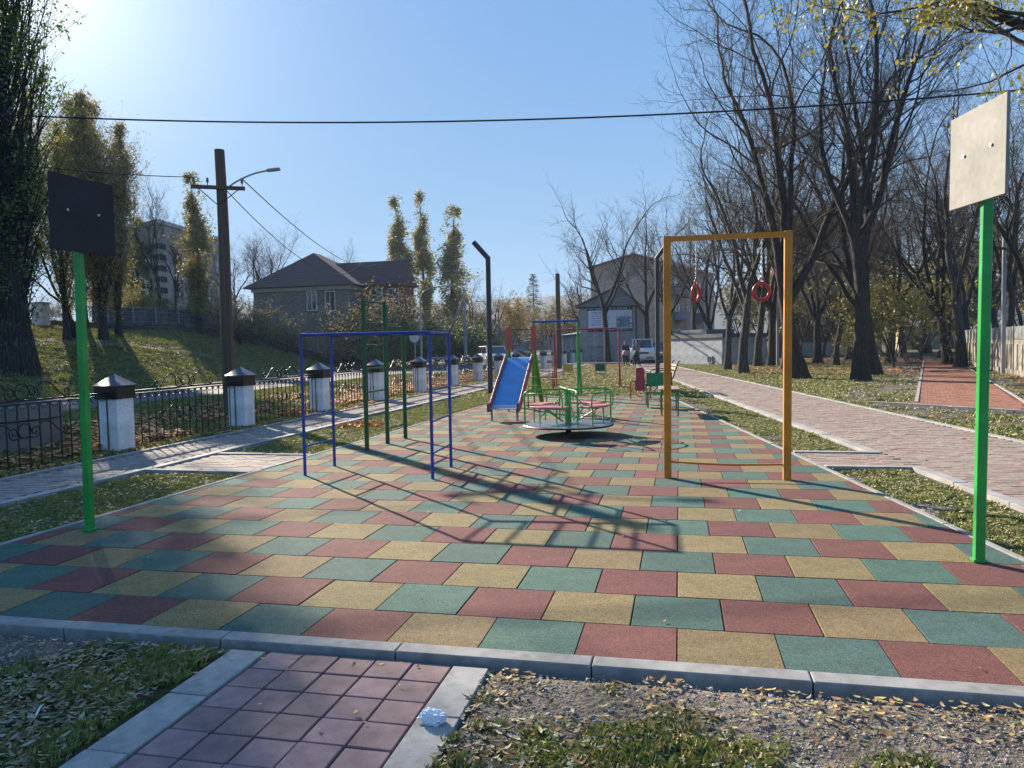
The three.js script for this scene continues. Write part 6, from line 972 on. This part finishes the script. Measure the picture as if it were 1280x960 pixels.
// ---------------------------------------------------------------- grass, leaves, pebbles
const fold = new THREE.MeshPhysicalMaterial({ color: lin(1, 1, 1), roughness: 0.75, transmission: 0.22, thickness: 0, side: THREE.DoubleSide });
const grassMat = new THREE.MeshPhysicalMaterial({ color: lin(1, 1, 1), roughness: 0.8, transmission: 0.35, thickness: 0, side: THREE.DoubleSide });
function tuft(n, seed, spread, bend) {
  const rn = rngOf(seed), P = [], N = [], I = [];
  for (let i = 0; i < n; i++) {
    const a = rn() * 6.283, h = 0.5 + 0.6 * rn(), w = 0.045 + 0.03 * rn(), x = (rn() - 0.5) * spread, z = (rn() - 0.5) * spread, l = (0.2 + 0.8 * rn()) * bend, cx = Math.cos(a), cz = Math.sin(a), b = P.length / 3;
    P.push(x - cz * w, 0, z + cx * w, x + cz * w, 0, z - cx * w, x + cx * l * 0.35 + cz * w * 0.6, h * 0.6, z + cz * l * 0.35 - cx * w * 0.6, x + cx * l, h * (1 - 0.25 * bend), z + cz * l); for (let k = 0; k < 4; k++) N.push(cx * 0.4, 0.9, cz * 0.4); I.push(b, b + 1, b + 2, b, b + 2, b + 3);
  }
  const g = new THREE.BufferGeometry(); g.setAttribute('position', new THREE.Float32BufferAttribute(P, 3)); g.setAttribute('normal', new THREE.Float32BufferAttribute(N, 3)); g.setIndex(I); g.computeVertexNormals(); return g;
}
function leafGeo(len, wid, curl, twist) {              // curled leaf, 6 faces
  const P = [], I = [], row = [[0, 0.08], [0.35, 1], [0.7, 0.75], [1, 0.03]];
  row.forEach(([t, w], i) => { const y = curl * (t - 0.45) * (t - 0.45) * 2 * len, tw = twist * (t - 0.5); for (const s of [-1, 1]) P.push(s * w * wid / 2 * Math.cos(tw), y + s * w * wid / 2 * Math.sin(tw) + Math.abs(s) * w * wid * 0.12, (t - 0.5) * len); if (i) { const o = i * 2; I.push(o - 2, o - 1, o, o - 1, o + 1, o); } });
  const g = new THREE.BufferGeometry(); g.setAttribute('position', new THREE.Float32BufferAttribute(P, 3)); g.setIndex(I); g.computeVertexNormals(); return g;
}
function strew(name, label, cat, geos, mat, list) {     // what nobody could count
  const root = thing(name, label, cat, [0, 0, 0], 0, null, 'stuff'), o = new THREE.Object3D(), c = new THREE.Color();
  geos.forEach((g, gi) => { const mine = list.filter((_, i) => i % geos.length === gi); if (!mine.length) return; const m = new THREE.InstancedMesh(g, mat, mine.length); m.name = name + '_piece'; m.userData.kind = 'stuff'; mine.forEach((e, i) => { o.position.set(e.x, e.y, e.z); o.rotation.set(e.rx ?? 0, e.ry ?? 0, e.rz ?? 0, 'YXZ'); const s = e.s; o.scale.set(s[0] ?? s, s[1] ?? s, s[2] ?? s); o.updateMatrix(); m.setMatrixAt(i, o.matrix); m.setColorAt(i, c.setRGB(...e.c)); }); root.add(m); });
  return root;
}
const pick = (l) => l[Math.floor(rnd() * l.length)], vary = (c, k) => { const f = R(1 - k, 1 + k); return [c[0] * f * R(0.92, 1.08), c[1] * f, c[2] * f * R(0.85, 1.15)]; };
const yAt = (x, z) => landHeight(x, z);
const grassCols = [[0.18, 0.21, 0.035], [0.22, 0.25, 0.05], [0.14, 0.17, 0.028], [0.28, 0.26, 0.07], [0.34, 0.28, 0.11]];
{
  const near = [], mid = [], far = [];
  const tryGrass = (out, x, z, h, keep) => { if (onPaved(x, z)) return; const g = gravelAt(x, z); if (rnd() < g * keep) return; const k = 0.65 + 0.7 * smooth(-0.3, 0.35, fbm(x * 2.2, z * 2.2)); out.push({ x, y: yAt(x, z) - 0.006, z, s: [h * R(0.8, 1.5), h * R(0.6, 1.25) * k, h * R(0.8, 1.5)], ry: R(0, 6.28), c: vary(pick(grassCols), 0.3) }); };
  for (let i = 0; i < 34000; i++) { const x = R(-4.6, 2.9), z = R(0.12, 2.1); if (fbm(x * 4.5 + 2, z * 4.5) < R(-0.12, 0.06)) continue; tryGrass(near, x, z, 0.05, 1.02); }
  for (let i = 0; i < 26000; i++) { const z = -Math.pow(rnd(), 1.5) * 18 + 0.1; tryGrass(mid, R(edgeR(z) + 0.06, inR(z)), z, 0.055, 1.0); }
  for (let i = 0; i < 42000; i++) { const z = 0.6 - Math.pow(rnd(), 1.3) * 22; tryGrass(mid, R(-6.9, edgeL(Math.min(z, 0)) - 0.05), z, 0.06, 0.9); }
  for (let i = 0; i < 9000; i++) { const z = 1 - rnd() * 34; tryGrass(mid, R(-9.6, -8.4), z, 0.09, 0.5); }
  for (let i = 0; i < 62000; i++) { const z = -8 - Math.pow(rnd(), 1.15) * 44, x = outR(z) + 0.05 + Math.pow(rnd(), 1.3) * 16; tryGrass(far, x, z, 0.085, 1.0); }
  for (let i = 0; i < 26000; i++) { const z = -18.5 - Math.pow(rnd(), 1.1) * 36; tryGrass(far, R(-6.85, inR(z)), z, 0.085, 0.9); }
  for (let i = 0; i < 34000; i++) { const z = 2 - rnd() * 42; tryGrass(far, R(-17, -9.2), z, 0.1, 0.8); }
  for (let i = 0; i < 60000; i++) { const z = -6 - rnd() * 46, x = roadOut(z) - 0.2 - rnd() * 26; tryGrass(far, x, z, 0.14, 0.7); }
  strew('foreground_grass', 'short tufty grass in the foreground among fallen leaves', 'grass', [tuft(9, 1, 0.9, 0.8), tuft(8, 2, 1.0, 1.0)], grassMat, near);
  strew('verge_grass', 'short grass on the verges beside the playground', 'grass', [tuft(8, 3, 1.2, 0.8), tuft(8, 4, 1.2, 1.0)], grassMat, mid);
  strew('lawn_grass', 'grass on the lawns and on the bank beyond the road', 'grass', [tuft(8, 5, 1.6, 0.8), tuft(7, 6, 1.6, 1.0)], grassMat, far);
}
{
  const slim = [leafGeo(0.05, 0.018, 0.25, 0.5), leafGeo(0.042, 0.016, 0.4, -0.5), leafGeo(0.056, 0.019, 0.2, 0.6)], broad = [leafGeo(0.07, 0.05, 0.3, 0.5), leafGeo(0.06, 0.042, 0.45, -0.6)];
  const pale = [[0.34, 0.31, 0.22], [0.24, 0.24, 0.15], [0.42, 0.37, 0.25], [0.17, 0.19, 0.1], [0.28, 0.19, 0.1], [0.13, 0.14, 0.07], [0.2, 0.13, 0.07]], warm = [[0.36, 0.2, 0.06], [0.3, 0.13, 0.04], [0.4, 0.28, 0.08], [0.22, 0.1, 0.04]], yel = [[0.46, 0.36, 0.12], [0.4, 0.34, 0.14], [0.5, 0.42, 0.2], [0.3, 0.22, 0.08]], oran = [[0.5, 0.18, 0.035], [0.58, 0.23, 0.04], [0.4, 0.13, 0.03], [0.52, 0.3, 0.07]];
  const L1 = [], L2 = [], L3 = [], L4 = [];
  const drop = (out, x, z, s, cols, h = 0.01, ok = false) => { if (!ok && onPaved(x, z)) return; out.push({ x, y: yAt(x, z) + h * R(0.3, 1.6), z, s: s * R(0.7, 1.3), rx: R(-0.3, 0.3), ry: R(0, 6.28), rz: R(-0.35, 0.35), c: vary(pick(cols), 0.25) }); };
  for (let i = 0; i < 6800; i++) { const x = R(-4.7, -2.25), z = 0.14 + rnd() * 1.7; if (rnd() > gravelAt(x, z) * 0.85) drop(L1, x, z, 0.85, rnd() < 0.9 ? pale : warm, 0.022); }
  for (let i = 0; i < 6000; i++) { const x = -1 + Math.pow(rnd(), 1.5) * 3.6, z = 0.14 + rnd() * 1.6; if (rnd() > gravelAt(x, z) * 0.8) drop(L1, x, z, 0.8, rnd() < 0.75 ? pale : warm, 0.015); }
  for (let i = 0; i < 500; i++) { const x = R(-1, 2.4), z = 0.12 + Math.pow(rnd(), 2) * 0.3; if (fbm(x * 2.5, 3.3) < -0.02) continue; drop(L1, x, z, 0.85, rnd() < 0.5 ? yel : warm, 0.02); }
  for (let i = 0; i < 6000; i++) { const z = 0.2 - rnd() * 13; drop(L1, R(-6.9, edgeL(Math.min(z, 0)) - 0.04), z, 1.0, rnd() < 0.8 ? pale : yel, 0.03); }
  for (let i = 0; i < 3000; i++) { const z = 0 - rnd() * 18; drop(L1, R(edgeR(z) + 0.05, inR(z)), z, 0.9, rnd() < 0.7 ? yel : pale, 0.03); }
  for (const [a, b, c, d, n] of [[-9.5, -8.45, -4, 2, 2600], [-9.6, -8.45, -34, -4, 8000]]) for (let i = 0; i < n; i++) drop(L2, R(a, b), R(c, d), 1.2, oran, 0.03);
  for (let i = 0; i < 16000; i++) { const z = -4 - rnd() * 34, x = -9.2 - Math.pow(rnd(), 1.5) * 4.2; if (fbm(x * 0.6, z * 0.4) > -0.1) drop(L2, x, z, 1.75, oran, 0.09); }
  for (let i = 0; i < 260; i++) { const a = R(0, 6.28), r = Math.sqrt(rnd()) * 0.42; L2.push({ x: -6.3 + Math.cos(a) * r * 1.3, y: -0.03 + 0.13 * (1 - r / 0.5) * rnd(), z: -10.6 + Math.sin(a) * r, s: R(1.1, 1.7), rx: R(-1, 1), ry: R(0, 6), rz: R(-1, 1), c: vary(pick(oran), 0.25) }); }
  for (let i = 0; i < 11000; i++) { const z = -18.6 - Math.pow(rnd(), 0.9) * 34, x = R(-6.85, inR(z)); if (fbm(x * 0.5, z * 0.5 + 3) > -0.25) drop(L3, x, z, 1.35, rnd() < 0.75 ? yel : oran, 0.06); }
  for (let i = 0; i < 2600; i++) { const z = -9 - Math.pow(rnd(), 1.2) * 22, x = outR(z) + Math.pow(rnd(), 1.1) * 13; drop(L3, x, z, 1.3, rnd() < 0.85 ? yel : oran, 0.06); }
  for (let i = 0; i < 15000; i++) { const z = -31 - rnd() * 30, x = R(3, 30); if (fbm(x * 0.3, z * 0.3 + 3) > -0.15) drop(L4, x, z, 1.9, [...oran, warm[1]], 0.05); }
  for (let i = 0; i < 6000; i++) { const z = -14 - rnd() * 30, x = 8.2 - 0.29 * (z + 15) + rnd() * 7; drop(L4, x, z, 1.6, oran, 0.05); }
  for (let i = 0; i < 9000; i++) { const z = -8 - rnd() * 42, x = roadOut(z) - rnd() * 22; if (fbm(x * 0.3, z * 0.3) > 0.02) drop(L4, x, z, 1.8, [...oran, ...yel], 0.08); }
  // a few leaves blown onto the court and the paths
  const on = []; const blow = (x, z, y, s) => on.push({ x, y: y + 0.006, z, s: s * R(0.6, 1.1), rx: R(-0.25, 0.25), ry: R(0, 6.28), rz: R(-0.3, 0.3), c: vary(pick(rnd() < 0.6 ? yel : warm), 0.3) });
  for (let i = 0; i < 130; i++) { const z = Z0 - rnd() * 17; blow(R(edgeL(z), edgeR(z)), z, 0.003, 0.55); } for (let i = 0; i < 26; i++) blow(R(-2.3, -0.9), R(0.13, 1.7), -0.024, 0.55); for (let i = 0; i < 60; i++) { const z = -2 - rnd() * 14; blow(R(-8.3, -6.9), z, 0.0, 1.1); } for (let i = 0; i < 70; i++) { const z = -3 - rnd() * 24; blow(R(inR(z), outR(z)), z, 0, 1); }
  for (let i = 0; i < 40; i++) blow(R(-2.4, 2.3), R(0.13, 0.2), -0.035, 0.6);
  strew('fallen_leaves', 'slim pale fallen leaves strewn over the near grass', 'leaves', slim, fold, L1);
  strew('orange_leaves', 'orange fallen leaves drifted along the iron fence', 'leaves', broad, fold, L2);
  strew('yellow_leaves', 'yellow fallen leaves strewn over the lawns', 'leaves', [broad[0], slim[0]], fold, L3);
  strew('rusty_leaves', 'rusty fallen leaves under the far trees and on the bank', 'leaves', broad, fold, L4);
  strew('blown_leaves', 'single dry leaves blown onto the playground and paths', 'leaves', [slim[1], broad[1]], fold, on);
}
{
  const pg = [0, 1, 2].map((i) => { const g = new THREE.IcosahedronGeometry(1, 1), p = g.attributes.position, v = V(); for (let j = 0; j < p.count; j++) { v.fromBufferAttribute(p, j); const k = 1 + 0.35 * noise3.noise(v.x * 1.3 + i * 5, v.y * 1.3, v.z * 1.3); p.setXYZ(j, v.x * k, v.y * k * 0.62, v.z * k * (0.75 + 0.1 * i)); } g.computeVertexNormals(); return g; });
  const list = [], cols = [[0.34, 0.31, 0.28], [0.26, 0.24, 0.22], [0.44, 0.41, 0.37], [0.2, 0.17, 0.15], [0.36, 0.29, 0.23]];
  const stone = (x, z, s) => { if (onPaved(x, z)) return; if (gravelAt(x, z) < 0.35 + 0.4 * rnd()) return; list.push({ x, y: yAt(x, z) + s * 0.15, z, s, ry: R(0, 6), rx: R(-0.4, 0.4), c: vary(pick(cols), 0.25) }); };
  for (let i = 0; i < 46000; i++) stone(R(-4.6, 2.9), R(0.1, 2), 0.0025 + 0.0045 * Math.pow(rnd(), 3)); for (let i = 0; i < 900; i++) stone(R(-4.6, 2.9), R(0.1, 1.6), R(0.006, 0.016));
  for (let i = 0; i < 22000; i++) { const z = 0.1 - Math.pow(rnd(), 1.4) * 16; stone(R(edgeR(z) + 0.05, inR(z)), z, 0.003 + 0.008 * Math.pow(rnd(), 3)); }
  for (let i = 0; i < 9000; i++) { const z = -9 - rnd() * 22; stone(outR(z) + rnd() * 10, z, 0.006 + 0.014 * Math.pow(rnd(), 3)); }
  strew('gravel', 'grey gravel and pebbles in the bare soil beside the kerb', 'gravel', pg, std({ color: lin(1, 1, 1), roughness: 0.95 }), list);
}
// ---------------------------------------------------------------- air
scene.fog = new THREE.FogExp2(new THREE.Color().setRGB(0.62, 0.76, 0.95), 0.00045);
scene.traverse((o) => { if (o.isMesh) { o.castShadow = true; o.receiveShadow = true; } });
renderer.render(scene, camera);
